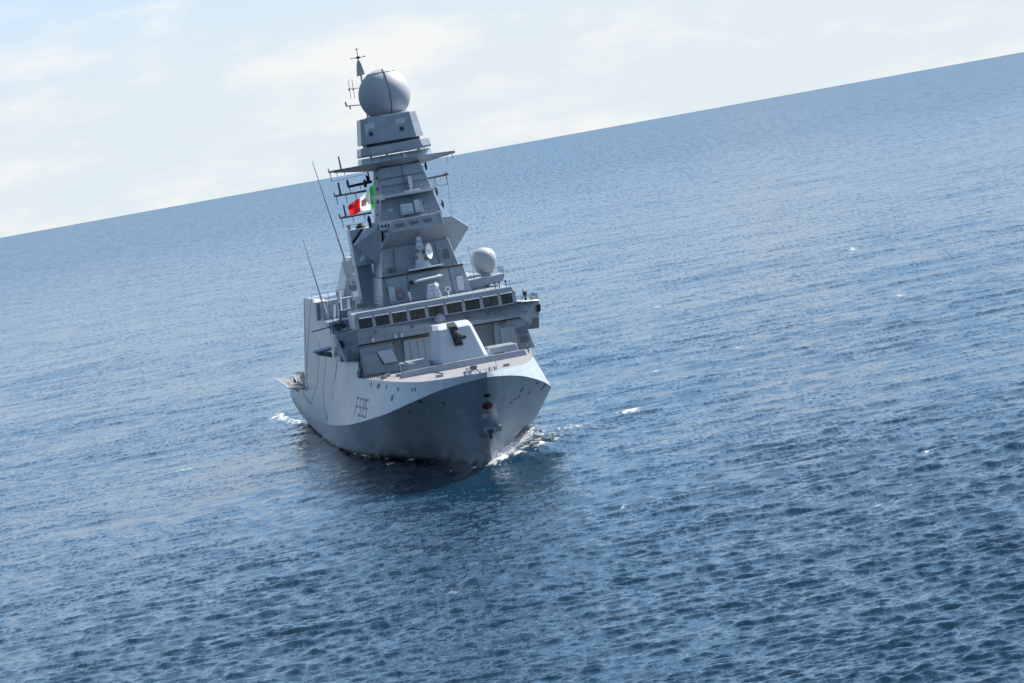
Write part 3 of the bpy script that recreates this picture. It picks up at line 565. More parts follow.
# platform with two arms
b = MB(); b.loft([[(-6.0, 42.9, 26.45), (-2.4, 42.4, 25.98), (.3, 41.9, 25.9), (2.4, 42.4, 25.98), (5.5, 42.9, 26.38), (5.5, 43.4, 26.42), (2.2, 47, 26.12), (-2.2, 47, 26.12), (-6.0, 43.4, 26.52)],
                  [(-6.0, 42.6, 26.68), (-2.6, 40.9, 26.72), (.3, 40.2, 26.78), (2.6, 40.9, 26.72), (5.5, 42.6, 26.62), (5.5, 43.4, 26.62), (2.6, 47, 26.75), (-2.6, 47, 26.75), (-6.0, 43.4, 26.68)]])
b.build('yard_platform', M_grey, mast, bevel=.02)
b = MB(); b.loft([[(-3.35, 41.8, 26.75), (-2.4, 41.0, 26.75), (2.4, 41.0, 26.75), (3.3, 41.8, 26.75), (3.3, 46.5, 26.75), (-3.35, 46.5, 26.75)], [(-3.25, 41.8, 27.25), (-2.4, 41.2, 27.25), (2.4, 41.2, 27.25), (3.2, 41.8, 27.25), (3.2, 46.5, 27.25), (-3.25, 46.5, 27.25)]]); b.build('platform_step', M_light, mast)
b = MB(); oc = lambda xl, xr, y0, c, z: [(xl, y0 + c, z), (xl + c, y0, z), (xr - c, y0, z), (xr, y0 + c, z), (xr, 47.5 - c, z), (xr - c, 47.5, z), (xl + c, 47.5, z), (xl, 47.5 - c, z)]
b.loft([oc(-3.25, 3.25, 40.6, .9, 27.38), oc(-3.3, 3.3, 40.5, .9, 27.55), oc(-3.2, 3.15, 40.6, .9, 28.22)]); b.build('ring_housing', M_grey, mast, bevel=.02)
b = MB(); b.loft([oc(-2.6, 2.4, 41.2, .8, 28.2), oc(-2.6, 2.4, 41.2, .8, 28.55)]); b.build('painted_shadow', M_dark, mast)  # neck coloured dark, standing in for shade between the two housings
b = MB(); b.loft([oc(-3.08, 2.78, 41.0, .75, 28.5), oc(-2.75, 2.45, 41.6, .65, 30.9)]); hx = b.build('radar_house', M_grey, mast, bevel=.03)
for x in (-2.05, .85):
    b = MB(); b.box(x - .16, x + .16, 41.1, 41.6, 29.25, 29.6); b.build('house_port', M_dark, hx)
    b = MB(); b.box(x - .45, x + .45, 41.35, 41.6, 29.0, 30.4); b.build('house_panel', M_light, hx)
for x in (-2.4, -.9, 2.1):
    b = MB(); b.tube((x, 41.6, 26.75), (x, 41.6, 27.45), .09); b.build('support_post', M_dark, mast)
b = MB(); b.tube((.6, 40.3, 26.7), (.55, 40.3, 27.5), .04); b.build('lightning_rod', M_white, mast)
# radome
b = MB(); b.lathe((.1, 45, 32.84), [(1.75, -2.1)] + sphere_prof(2.44, -.84, 30), 56); rd = b.build('radome', M_rad, mast, smooth=True, sharp=60)
b = MB(); b.lathe((.05, 45, 30.85), [(2.1, 0), (2.1, .15), (1.9, .2)], 40); b.build('radome_base', M_grey, rd)
b = MB()
for k in range(16):
    t0, t1 = [-.95 + (1.32 + .95) * (k + q) / 16 for q in (0, 1)]
    th = R(-82)
    pp = [(.1 + 2.475 * math.cos(t) * math.cos(th), 45 + 2.475 * math.cos(t) * math.sin(th), 32.84 + 2.475 * math.sin(t)) for t in (t0, t1)]
    b.tube(pp[0], pp[1], .042, n=6)
b.build('radome_seam', M_seam, rd)
b = MB()
for k in range(28):
    th0, th1 = 2 * math.pi * k / 28, 2 * math.pi * (k + 1) / 28; t = 1.0
    b.tube((.1 + 2.47 * math.cos(t) * math.cos(th0), 45 + 2.47 * math.cos(t) * math.sin(th0), 32.84 + 2.47 * math.sin(t)), (.1 + 2.47 * math.cos(t) * math.cos(th1), 45 + 2.47 * math.cos(t) * math.sin(th1), 32.84 + 2.47 * math.sin(t)), .025, n=5)
b.build('radome_seam', M_vent, rd)
# topmast with wind sensors beside the radome
tm = MB(); tm.tube((-1.5, 48.5, 28.5), (-1.5, 48.2, 36.4), .12, .08, 8); tm = tm.build('topmast', M_grey, mast)
b = MB(); b.loft([[(-1.9, 47.9, 35.0), (-1.15, 47.9, 35.1), (-1.15, 48.5, 35.1), (-1.9, 48.5, 35.0)], [(-1.75, 48, 36.1), (-1.32, 48, 36.1), (-1.32, 48.4, 36.1), (-1.75, 48.4, 36.1)], [(-1.62, 48.1, 36.5), (-1.45, 48.1, 36.5), (-1.45, 48.3, 36.5), (-1.62, 48.3, 36.5)]]); b.build('beacon', M_grey, tm)
b = MB(); b.tube((-1.5, 48.2, 36.4), (-1.5, 48.2, 37.6), .035); b.tube((-2.25, 48.2, 36.75), (-.8, 48.2, 36.75), .03); b.lathe((-1.5, 48.2, 36.7), [(.05, -.1), (.2, 0), (.2, .12), (.03, .2)], 10)
b.lathe((-1.5, 48.2, 37.5), [(.03, 0), (.17, .05), (.03, .12)], 8); b.lathe((-.85, 48.2, 36.72), [(.02, 0), (.08, .06), (.02, .14)], 8); b.tube((-2.1, 48.2, 36.72), (-2.2, 48.2, 36.78), .05); b.build('wind_sensor', M_dark, tm)
b = MB(); b.tube((-1.6, 48, 33.9), (-3.1, 46, 33.95), .035)
for x in (-2.6, -2.95): b.tube((x, 46.2, 33.0), (x + .02, 46.2, 34.8), .025, n=5); b.lathe((x, 46.2, 33.85), [(.02, -.1), (.11, 0), (.02, .1)], 8)
b.build('dipole_antenna', M_dark, tm)
b = MB(); b.tube((-1.6, 48, 32.3), (-3.5, 46, 32.4), .05); b.tube((-3.5, 46, 32.35), (-3.55, 46, 32.8), .07); b.tube((-3.2, 46, 32.4), (-3.2, 46, 32.05), .06); b.build('side_arm', M_dark, tm)
# yards with antennas
def yard(x0, z0, x1, z1, y, m=M_vent, drops=(), ups=(), r_=.10):
    b = MB(); b.tube((x0, y, z0), (x1, y, z1), r_, r_ * 1.1, 6); b.tube((x0, y + .5, z0), (x1, y + .5, z1), r_ * .6, n=5)
    yd = b.build('yard', m, mast)
    for x, d in drops:
        zz = z0 + (z1 - z0) * (x - x0) / (x1 - x0); b = MB(); b.tube((x, y, zz), (x + .05, y, zz - d), .045, .03, 5); b.build('stub_aerial', M_dark, yd)
    for x, d, w_ in ups:
        zz = z0 + (z1 - z0) * (x - x0) / (x1 - x0); b = MB(); b.tube((x, y, zz), (x - .05, y, zz + d), w_, w_ * .8, 6); b.build('pole_aerial', M_vent, yd)
    return yd
yard(-6.2, 26.6, -4.7, 26.6, 46, drops=[(-6.1, .9), (-5.5, .5), (-4.8, .5)], ups=[(-6.15, .35, .06), (-5.0, 1.3, .09)])
yard(-4.7, 24.95, -2.4, 25.05, 45.2, M_dark, drops=[(-4.6, .6), (-3.6, .5)], ups=[(-4.65, .65, .14), (-2.8, .7, .10), (-2.6, 1.0, .07)], r_=.13)
yard(-6.05, 24.3, -3.0, 24.3, 46, drops=[(-5.9, .9), (-5.0, .8), (-4.1, .8)], ups=[(-6.0, .35, .08), (-5.45, 1.2, .11)])
yard(-5.9, 22.2, -2.9, 22.2, 46, drops=[(-5.75, .9), (-4.7, .6), (-3.6, .6)], ups=[(-5.85, .4, .09), (-5.3, 1.15, .11)])
yard(2.5, 24.45, 4.75, 24.55, 45, M_vent, drops=[(3.4, .75), (4.5, .95)], ups=[(4.6, .3, .06)], r_=.11)
b = MB(); b.path([(-6.1, 46, 25.7), (-4.5, 46, 25.75), (-2.6, 46, 25.85)], .02, 5); b.path([(-5.9, 46, 21.3), (-3.6, 46, 21.4)], .02, 5); b.path([(2.6, 45, 23.75), (4.6, 45, 23.6)], .02, 5)
b.path([(4.55, 45, 23.6), (4.4, 45, 20.6)], .018, 5); b.path([(5.2, 43, 26.4), (5.25, 43, 25.9)], .03, 5); b.path([(4.7, 43, 26.4), (4.7, 43, 25.6)], .02, 5); b.path([(-3.1, 46, 24.6), (-3.0, 46, 22.4)], .015, 4); b.build('aerial_wire', M_vent, mast)
for x, z in [(2.75, 25.6), (3.35, 23.1), (3.7, 21.85)]:
    b = MB(); b.tube((x - .5, 44.5, z), (x, 44.5, z + .05), .03); b.lathe((x, 44.5, z - .3), [(.03, -.05), (.1, .1), (.12, .4), (.08, .65), (.02, .75)], 10); b.build('mast_lamp', M_dark, mast)
for x, z in [(-2.75, 25.3), (-3.3, 21.6), (-3.1, 25.0), (-3.25, 21.1)]:
    b = MB(); b.lathe((x, 45, z - .3), [(.03, -.1), (.16, .05), (.18, .35), (.1, .6), (.02, .7)], 10); b.build('mast_lamp', M_dark, mast)

# rails, cable trays, hatches and small fittings that break up the mast faces
def rail(pts, h=.9, gap=1.1, m=M_vent, name='guard_rail', parent=None):
    b = MB()
    for p, q in zip(pts, pts[1:]):
        p, q = Vector(p), Vector(q); n_ = max(1, int((q - p).length / gap))
        for k in range(n_ + 1): c_ = p.lerp(q, k / n_); b.tube(c_, c_ + Vector((0, 0, h)), .022, n=5)
        for hh in (h, h * .55): b.tube(p + Vector((0, 0, hh)), q + Vector((0, 0, hh)), .016, n=5)
    return b.build(name, m, parent or mast)
rail([(-2.4, 41.0, 26.78), (.3, 40.3, 26.8), (2.6, 41.0, 26.76)], .55, .8)
rail([(-2.1, 38.9, 23.6), (2.7, 38.9, 23.6)], .6, .9)
rail([(-2.9, 36.8, 21.25), (2.55, 36.7, 21.25)], .55, .9)
rail([(-3.5, 36.7, 16.25), (-1.3, 36.7, 16.25)], .6, .7); rail([(2.2, 36.7, 16.25), (3.7, 36.7, 16.25)], .6, .7)
rail([(-3.9, 47.5, 20.9), (-5.0, 47.5, 20.9), (-5.0, 51, 20.9)], .5, .6)
rail([(-4.0, 35.8, 13.7), (-6.9, 35.8, 13.7)], .9, .9); rail([(4.4, 36.9, 14.75), (7.5, 36.9, 14.78), (7.5, 41.5, 14.78)], .6, .8)
rail([(7.6, 31.7, 12.1), (9.6, 31.7, 12.1), (9.6, 36, 12.1)], .45, .6)
rail([(-9.0, 48, 12.2), (-7.0, 48, 12.2)], .8, .6, M_light); rail([(-8.9, 61.5, 14.4), (-5.6, 61.5, 14.4)], .8, .8)
for x0, z0, x1, z1, y in [(-1.5, 13.8, -1.35, 16.1, 36.0), (2.6, 13.8, 2.5, 16.1, 36.0), (-2.3, 16.4, -2.1, 18.6, 37.35), (1.9, 16.4, 1.7, 18.6, 37.4), (.2, 23.7, .15, 26.0, 39.9)]:
    b = MB(); yy = y + (z1 - z0) * .24; b.tube((x0, y - .02, z0), (x1, yy + (.0 if z0 < 23 else .35), z1), .05, n=6); b.build('cable_tray', M_vent, mast)
for x0, x1, z0, z1, y, m_ in [(-3.3, -2.7, 14.0, 15.3, 36.05, M_light), (3.0, 3.6, 13.9, 15.2, 36.05, M_light), (2.3, 2.9, 17.0, 17.9, 37.4, M_vent), (-2.9, -2.5, 16.6, 17.0, 37.3, M_vent), (-1.6, -1.0, 24.0, 24.5, 40.2, M_vent), (1.2, 1.6, 22.0, 22.4, 39.2, M_vent), (-1.9, -1.4, 21.9, 22.3, 39.2, M_light), (2.2, 2.5, 17.3, 17.9, 37.5, M_light)]:
    b = MB(); yy = y + (z0 - (13.7 if z0 < 16 else 16.2 if z0 < 19 else 21.2)) * (.24 if z0 < 16 else .38 if z0 < 19 else .56); b.box(x0, x1, yy - .08, yy + .6, z0, z1); b.build('wall_box', m_, mast, bevel=.02)
b = MB()
for k in range(9): z = 13.9 + k * .26; b.tube((-3.75, 36.02 + k * .062, z), (-3.45, 36.02 + k * .062, z), .02, n=5)
b.tube((-3.75, 35.98, 13.8), (-3.7, 36.5, 16.1), .025, n=5); b.tube((-3.45, 35.98, 13.8), (-3.42, 36.5, 16.1), .025, n=5); b.build('ladder', M_vent, mast)
for x, z in [(-5.6, 11.7), (-2.2, 11.6), (2.9, 11.6), (4.9, 11.65), (8.2, 11.2), (-8.2, 11.1)]:
    b = MB(); b.box(x - .12, x + .12, 29.45 if abs(x) < 7 else 30.0, 30.6, z - .08, z + .08); b.build('wall_box', M_vent, br)
b = MB(); b.path([(-7.0, 29.72, 12.16), (7.2, 29.72, 12.16)], .03, 6); b.build('hand_rail', M_light, br)
# fire control radar on the mast front
fb = MB(); fb.frus((-1.2, 2.05, 35.9, 38.2), 16.45, (-1.2, 2.05, 35.9, 38.2), 16.58); fb.frus((-.5, 1.0, 36.4, 37.8), 16.58, (-.3, .8, 36.5, 37.6), 17.1)
fc = fb.build('fire_control_radar', M_light, ship)
b = MB(); b.loft([[(-.4, 36.5, 17.1), (.55, 36.5, 17.1), (.55, 37.4, 17.1), (-.4, 37.4, 17.1)], [(-.15, 36.4, 18.3), (.6, 36.4, 18.3), (.6, 37.2, 18.3), (-.15, 37.2, 18.3)], [(.05, 36.6, 19.4), (.42, 36.6, 19.4), (.42, 37, 19.4), (.05, 37, 19.4)]]); b.build('radar_pedestal', M_light, fc)
for z, x in [(17.5, -.3), (18.1, -.1), (18.7, .1), (19.2, .2), (17.9, .5), (17.3, .6)]:
    b = MB(); b.box(x - .15, x + .18, 36.1, 36.5, z - .14, z + .14); b.build('pedestal_box', M_vent if z < 18.4 else M_light, fc)
b = MB(); b.tube((.4, 36.4, 18.0), (.85, 36.0, 17.95), .16); b.build('dish_mount', M_vent, fc)
prof = [(.02, -.28), (.35, -.22), (.6, -.08), (.72, .08), (.66, .08), (.5, -.02), (.02, -.12)]
b = MB(); b.lathe((0, 0, 0), prof, 28, 'x'); ds = b.build('dish', M_white, fc, smooth=True, sharp=50)
ds.location = (.92, 35.9, 17.95); ds.rotation_euler = (0, 0, R(-28))
# second director and gear on the bridge roof
b = MB(); b.frus((-.2, 1.25, 33.6, 35), 13.72, (.15, .95, 33.8, 34.8), 15.0); b.tube((.6, 33.8, 14.6), (.9, 33.3, 14.9), .2, .26, 12); b.build('optical_director', M_light, ship, bevel=.03)
b = MB(); b.hexa([(-.95, 34.4, 15.35), (1.7, 34.4, 15.5), (1.6, 36.2, 15.5), (-.9, 36.2, 15.35)], [(-.95, 34.4, 15.5), (1.7, 34.4, 15.62), (1.6, 36.2, 15.72), (-.9, 36.2, 15.6)]); b.build('navigation_radar', M_light, ship)
b = MB(); b.tube((1.8, 33.2, 13.7), (1.8, 33.2, 14.1), .05); b.lathe((1.8, 33.1, 14.3), [(.1, -.03), (.27, -.03), (.27, .04), (.1, .04)], 20, 'y'); b.build('searchlight', M_white, ship)
b = MB(); b.lathe((1.8, 32.84, 14.3), [(.02, -.03), (.1, -.03), (.1, .05), (.02, .05)], 14, 'y'); b.build('searchlight_lens', M_dark, bpy.data.objects['searchlight'])
b = MB()
for x in np.arange(-6.6, 7.2, 1.15): b.tube((x, 30.6, 13.7), (x, 30.6, 14.5 if x < 2 else 14.2), .022, n=5)
b.path([(-6.6, 30.6, 14.45), (1.5, 30.6, 14.5)], .018, 5); b.path([(-6.6, 30.6, 14.1), (1.5, 30.6, 14.1)], .014, 5); b.build('roof_railing', M_vent, ship)
b = MB(); b.lathe((-1.6, 34.5, 13.75), [(.05, 0), (.14, .05), (.14, .75), (.1, .85), (.02, .9)], 12); b.build('roof_lamp', M_white, ship)
b = MB(); b.tube((-1.7, 34.4, 13.7), (-1.75, 34.4, 14.0), .04); b.build('lamp_bracket', M_dark, ship)
b = MB(); b.tube((-1.15, 35.5, 15.3), (-1.15, 35.9, 15.4), .2); b.build('base_port', M_dark, ship)
b = MB()
for k in range(16):
    t0, t1 = 2 * math.pi * k / 16, 2 * math.pi * (k + 1) / 16
    b.tube((-2.35 + .32 * math.cos(t0), 35.85, 14.5 + .42 * math.sin(t0)), (-2.35 + .32 * math.cos(t1), 35.85, 14.5 + .42 * math.sin(t1)), .06, n=6)
b.build('life_ring', M_orange, ship)
# satcom dome on its sponson
b = MB(); b.loft([[(4.2, 37, 13.8), (7.3, 37, 14.05), (7.3, 42, 14.05), (4.2, 42, 13.8)], [(4.1, 37, 14.6), (7.6, 37, 14.75), (7.6, 42, 14.75), (4.1, 42, 14.6)]]); sp = b.build('dome_sponson', M_grey, ship, bevel=.04)
b = MB(); b.lathe((6.02, 38.5, 14.72), [(.6, 0), (.55, .25), (.58, .35)], 20); b.build('dome_pedestal', M_grey, sp)
b = MB(); b.lathe((6.02, 38.5, 16.15), [(.6, -1.12), (.8, -.95), (1.02, -.55), (1.16, -.1), (1.18, .2), (1.1, .6), (.9, .9), (.6, 1.1), (.3, 1.19), (.02, 1.22)], 36); b.build('satellite_dome', M_rad, ship, smooth=True, sharp=60)
b = MB(); b.tube((4.85, 38, 14.7), (4.75, 38, 17.9), .025); b.build('whip_antenna', M_grey, ship)
b = MB(); b.lathe((-2.4, 37, 15.0), [(.02, 0), (.1, .05), (.1, .3), (.02, .35)], 8); b.build('mast_lamp', M_dark, ship)

# flight deck edge: nets folded outwards and stowed gear
for k in range(7):
    a = 90 + k * 4.3
    for sgn in (-1, 1):
        xs_ = sgn * side(a, 5.0)
        b = MB(); fr = [(xs_, a, 4.9), (xs_ + sgn * 1.75, a, 5.35), (xs_ + sgn * 1.75, a + 4.0, 5.35), (xs_, a + 4.0, 4.9)]
        b.path(fr + [fr[0]], .07, 6)
        nf = b.build('safety_net', M_light, fd)
        b = MB()
        for q in range(1, 14): t = q / 14; b.tube((xs_, a + 4 * t, 4.9), (xs_ + sgn * 1.75, a + 4 * t, 5.35), .045, n=4)
        for q in range(1, 7): t = q / 7; b.tube((xs_ + sgn * 1.75 * t, a, 4.9 + .45 * t), (xs_ + sgn * 1.75 * t, a + 4, 4.9 + .45 * t), .05, n=4)
        b.build('net_mesh', M_rope, nf)
for x, y, w_, d_, h_, m in [(-8.6, 92, .9, 3, 1.6, M_vent), (-8.7, 97, .8, 2.5, 1.3, M_dark), (-8.9, 101, .7, 2, 1.1, M_grey), (-8.4, 104, 1.0, 2, .9, M_vent), (-9.0, 108, .6, 1.6, 1.0, M_dark)]:
    b = MB(); b.frus((x - w_, x + w_, y, y + d_), 5.0, (x - w_ * .7, x + w_ * .7, y + .3, y + d_ - .3), 5.0 + h_); b.build('deck_equipment', m, fd, bevel=.05)
b = MB()
for q in range(6): b.tube((-9.3, 90 + q * 3.4, 5), (-9.6, 90.5 + q * 3.4, 6.5 - .1 * q), .06, n=5)
b.path([(-9.6, 90.5 + q * 3.4, 6.5 - .1 * q) for q in range(6)], .06, 5); b.build('deck_railing', M_white, fd)

# ------------------------------------------------------------------ the flag
def flag():
    nu, nv = 30, 18
    TR, BR, TL, BL = np.array((-1.55, 25.1)), np.array((-1.8, 22.7)), np.array((-4.75, 23.1)), np.array((-4.72, 22.3))
    vs_, fs = [], []
    for i in range(nu + 1):
        for j in range(nv + 1):
            u, v = i / nu, j / nv
            top = TR + (TL - TR) * u; bot = BR + (BL - BR) * u
            p = top + (bot - top) * v
            x = p[0] - .25 * math.sin(u * math.pi) * v * .3; z = p[1] + .10 * math.sin(u * 9 + v * 3) * (.2 + u) - .10 * math.sin(u * math.pi)
            if u > .85: x += (v - 1) * 0 - .2 * (u - .85) * math.sin(v * 7)
            y = 49.5 + .22 * math.sin(u * 11 + v * 2.2) + .12 * math.sin(v * 6 + u * 4)
            vs_.append((x, y, z))
    for i in range(nu):
        for j in range(nv):
            a = i * (nv + 1) + j; fs.append((a, a + 1, a + nv + 2, a + nv + 1))
    return vs_, fs, nu, nv
vs_, fs, nu, nv = flag()
me = bpy.data.meshes.new('flag'); me.from_pydata(vs_, [], fs)
uv = me.attributes.new('fuv', 'FLOAT_VECTOR', 'POINT'); uv.data.foreach_set('vector', np.array([(i / nu, j / nv, 0) for i in range(nu + 1) for j in range(nv + 1)], dtype=np.float32).ravel())
me.polygons.foreach_set('use_smooth', [True] * len(me.polygons))
m = bpy.data.materials.new('flag_cloth'); m.use_nodes = True; t = m.node_tree; p = t.nodes['Principled BSDF']; p.inputs['Roughness'].default_value = .8
at = t.nodes.new('ShaderNodeAttribute'); at.attribute_name = 'fuv'; sx = t.nodes.new('ShaderNodeSeparateXYZ'); t.links.new(at.outputs['Vector'], sx.inputs[0])
cr = t.nodes.new('ShaderNodeValToRGB'); cr.color_ramp.interpolation = 'CONSTANT'; e = cr.color_ramp.elements
e[0].position = 0; e[0].color = (.02, .42, .08, 1); e[1].position = .27; e[1].color = (.82, .82, .80, 1); e2 = e.new(.60); e2.color = (.75, .02, .03, 1)
t.links.new(sx.outputs['X'], cr.inputs[0])
t.links.new(cr.outputs[0], p.inputs['Base Color'])
tr_ = t.nodes.new('ShaderNodeBsdfTranslucent'); t.links.new(cr.outputs[0], tr_.inputs['Color']); mx = t.nodes.new('ShaderNodeMixShader'); mx.inputs[0].default_value = .5
t.links.new(p.outputs[0], mx.inputs[1]); t.links.new(tr_.outputs[0], mx.inputs[2]); t.links.new(mx.outputs[0], t.nodes['Material Output'].inputs['Surface'])
me.materials.append(m)
fo = bpy.data.objects.new('flag', me); COL.objects.link(fo); fo.location = SHIP_LOC; fo.rotation_euler = (0, HEEL, PSI)
fo['label'] = 'green, white and red naval ensign with a shield crest, flying beside the mast'; fo['category'] = 'flag'
# crest on the white band: quartered shield with a mural crown, thin cloth patches
def fpt(u, v, off):
    i = min(nu - 1, int(u * nu)); j = min(nv - 1, int(v * nv)); a = vs_[i * (nv + 1) + j]; b_ = vs_[(i + 1) * (nv + 1) + j]; c_ = vs_[i * (nv + 1) + j + 1]
    fu, fv = u * nu - i, v * nv - j
    return tuple(a[k] + (b_[k] - a[k]) * fu + (c_[k] - a[k]) * fv - (off if k == 1 else 0) for k in range(3))
def patch(u0, u1, v0, v1, m, name, n=4):
    b = MB()
    for i in range(n):
        for j in range(n):
            ua, ub = u0 + (u1 - u0) * i / n, u0 + (u1 - u0) * (i + 1) / n; va, vb = v0 + (v1 - v0) * j / n, v0 + (v1 - v0) * (j + 1) / n
            b.hexa([fpt(ua, va, .0), fpt(ub, va, .0), fpt(ub, vb, .0), fpt(ua, vb, .0)], [fpt(ua, va, .03), fpt(ub, va, .03), fpt(ub, vb, .03), fpt(ua, vb, .03)])
    return b.build(name, m, fo)
M_gold = mat('crest_gold', (.85, .70, .42), .7); M_cred = mat('crest_red', (.85, .36, .28), .7); M_cblue = mat('crest_blue', (.5, .6, .8), .7)
patch(.40, .56, .26, .72, M_gold, 'crest_rope')
for (a, b_, c_, d_, m) in [(.42, .475, .36, .50, M_cred), (.485, .54, .36, .50, M_cblue), (.42, .475, .53, .68, M_white), (.485, .54, .53, .68, M_cred)]:
    o = patch(a, b_, c_, d_, m, 'crest_quarter', 2); o.data.transform(Matrix.Translation((0, -.02, 0)))

# ------------------------------------------------------------------ the sea
def water():
    half = R(10.2); nc = 1250
    th = np.concatenate([np.linspace(-math.pi, -half - .04, 60, endpoint=False), np.linspace(-half - .04, -half, 8, endpoint=False), np.linspace(-half, half, nc), np.linspace(half, half + .04, 9)[1:], np.linspace(half + .04, math.pi, 61)[1:-1]])
    rs = [2.0, 15, 40, 70, 95, 115, 125]; r = 132.0
    while r < 90000:
        rs.append(r); r += max(.13, .62 * r * r / (CAM_H * FOCAL_PX)) if r < 1500 else r * r / (CAM_H * FOCAL_PX) * 1.2
    rs += [90000.0, 300000.0]
    rs = np.array(rs); dr = np.gradient(rs)
    rr, tt = np.meshgrid(rs, th, indexing='ij'); x = rr * np.sin(tt); y = rr * np.cos(tt)
    drg = np.broadcast_to(dr[:, None], x.shape)
    dth = np.broadcast_to(np.gradient(th)[None, :], x.shape) * rr
    h = np.zeros_like(x); ox = np.zeros_like(x); oy = np.zeros_like(x)
    main = R(200)      # direction the sea runs, measured from +X
    nw = 120; far = np.clip((rr - 190) / 520, 0, 1)
    lam = np.exp(np.linspace(math.log(.32), math.log(24), nw))
    for i, l in enumerate(lam):
        k = 2 * math.pi / l; sp = .4 if l > 8 else .58
        d = main + R(72) + rng.normal(0, sp)
        st = .046 * (1.5 if l < 1.0 else (1.15 if l < 1.6 else (1.6 / l) ** 1.1))       # slope of each component
        st_far = .052 * (1.0 if l < 1.6 else (1.6 / l) ** .38); A = (st + (st_far - st) * far * .10) / k      # the longer chop carries the look of the distant sea
        ph = k * (x * math.cos(d) + y * math.sin(d)) + rng.uniform(0, 6.283)
        # drop what the grid cannot hold
        fr = drg * abs(math.sin(d)) + dth * abs(math.cos(d))
        w = np.clip((l / np.maximum(fr, 1e-6) - 2.2) / 2.0, 0, 1); A = A * w
        h += A * np.sin(ph); c = A * np.cos(ph) * .7
        ox += c * math.cos(d); oy += c * math.sin(d)
    # gusts: patches of rougher and smoother water
    pat = 1 + .38 * np.sin(x / 37 + y / 90 + 1.3) * np.sin(y / 61 - x / 55 + .4) + .20 * np.sin(x / 11 - y / 33 + 1.7 * np.sin(y / 47 + x / 29))
    near = np.clip((1600 - rr) / 800, 0, 1); pat = 1 + (pat - 1) * near
    h *= pat; ox *= pat; oy *= pat
    # --- ship-local coordinates for bow wave and wake
    cs, sn = math.cos(PSI), math.sin(PSI)
    dx, dy = x - SHIP_LOC[0], y - SHIP_LOC[1]
    lx, ly = dx * cs + dy * sn, -dx * sn + dy * cs
    foam = np.zeros_like(x)
    def seg_dist(px, py, pts):
        best = np.full(px.shape, 1e9); tb = np.zeros(px.shape); acc = 0; tot = sum(math.dist(a, b) for a, b in zip(pts, pts[1:]))
        for (x0, y0), (x1, y1) in zip(pts, pts[1:]):
            vx, vy = x1 - x0, y1 - y0; LL = vx * vx + vy * vy
            t = np.clip(((px - x0) * vx + (py - y0) * vy) / LL, 0, 1)
            d = np.hypot(px - x0 - t * vx, (py - y0 - t * vy)); m_ = d < best
            best = np.where(m_, d, best); tb = np.where(m_, (acc + t * math.sqrt(LL)) / tot, tb); acc += math.sqrt(LL)
        return best, tb
    box = (np.abs(lx) < 40) & (ly > -30) & (ly < 230)
    ii = np.nonzero(box)
    X, Y = lx[ii], ly[ii]; H = np.zeros(X.shape); F = np.zeros(X.shape)
    # port bow wave: a curling ridge leaving the stem
    d, t = seg_dist(X, Y, [(-.3, -1.6), (.8, -.6), (2.4, 1.5), (4.6, 6), (7.5, 13), (11.5, 24)])
    H += .75 * np.exp(-(d / 1.5) ** 2) * (1 - .55 * t) * np.clip(t * 8 + .4, 0, 1)
    F = np.maximum(F, np.exp(-(d / .75) ** 2) * np.clip(1.15 - 1.0 * t, 0, 1))
    d, t = seg_dist(X, Y, [(1.0, 4), (2.6, 10), (4.2, 19), (6.0, 28), (8.0, 40)])
    H += .5 * np.exp(-(d / 1.2) ** 2) * (1 - .5 * t)
    F = np.maximum(F, 1.0 * np.exp(-(d / 1.1) ** 2) * np.clip(1.3 - .8 * t, 0, 1))
    d, t = seg_dist(X, Y, [(3.5, 8), (5.6, 15), (8.2, 22), (9.8, 26)])
    F = np.maximum(F, .62 * np.exp(-(d / 1.5) ** 2)); H += .35 * np.exp(-(d / 1.6) ** 2)
    d, t = seg_dist(X, Y, [(6.5, 26), (8.5, 30), (11.0, 30)]); F = np.maximum(F, .62 * np.exp(-(d / 2.2) ** 2))
    # starboard side: small curl at the stem and a break along the side
    d, t = seg_dist(X, Y, [(-.1, -1.0), (-1.5, -1.3), (-2.8, 0), (-4.0, 3)])
    H += .25 * np.exp(-(d / .8) ** 2); F = np.maximum(F, .85 * np.exp(-(d / .5) ** 2) * (1 - .7 * t))
    d, t = seg_dist(X, Y, [(-4.6, 25), (-6.2, 24), (-8.2, 25.5)]); F = np.maximum(F, .9 * np.exp(-(d / .7) ** 2) * (1 - .6 * t)); H += .25 * np.exp(-(d / .9) ** 2)
    d, t = seg_dist(X, Y, [(-4.2, 25), (-6.0, 34), (-7.6, 46), (-8.5, 62), (-8.7, 85)]); F = np.maximum(F, .60 * np.exp(-(d / .6) ** 2))
    # stern wash
    d, t = seg_dist(X, Y, [(-8.4, 100), (-9.0, 122), (-11.0, 150)]); F = np.maximum(F, .72 * np.exp(-(d / 1.6) ** 2) * np.clip(t * 3, 0, 1))
    wk = np.exp(-(X / 8) ** 2) * np.clip((Y - 119) / 6, 0, 1) * np.exp(-np.maximum(Y - 125, 0) / 60); F = np.maximum(F, .6 * wk)
    lump = np.zeros(X.shape)
    for _ in range(14):
        l_ = rng.uniform(.9, 3.0); d_ = rng.uniform(0, 6.283); lump += np.sin(2 * math.pi / l_ * (X * math.cos(d_) + .45 * Y * math.sin(d_)) + rng.uniform(0, 6.283))
    lump /= 2.6
    H += F * (.10 + .13 * np.clip(lump, -.6, 2)); F = F * np.clip(.85 + .35 * lump, 0, 1.2)
    h[ii] += H; foam[ii] = F
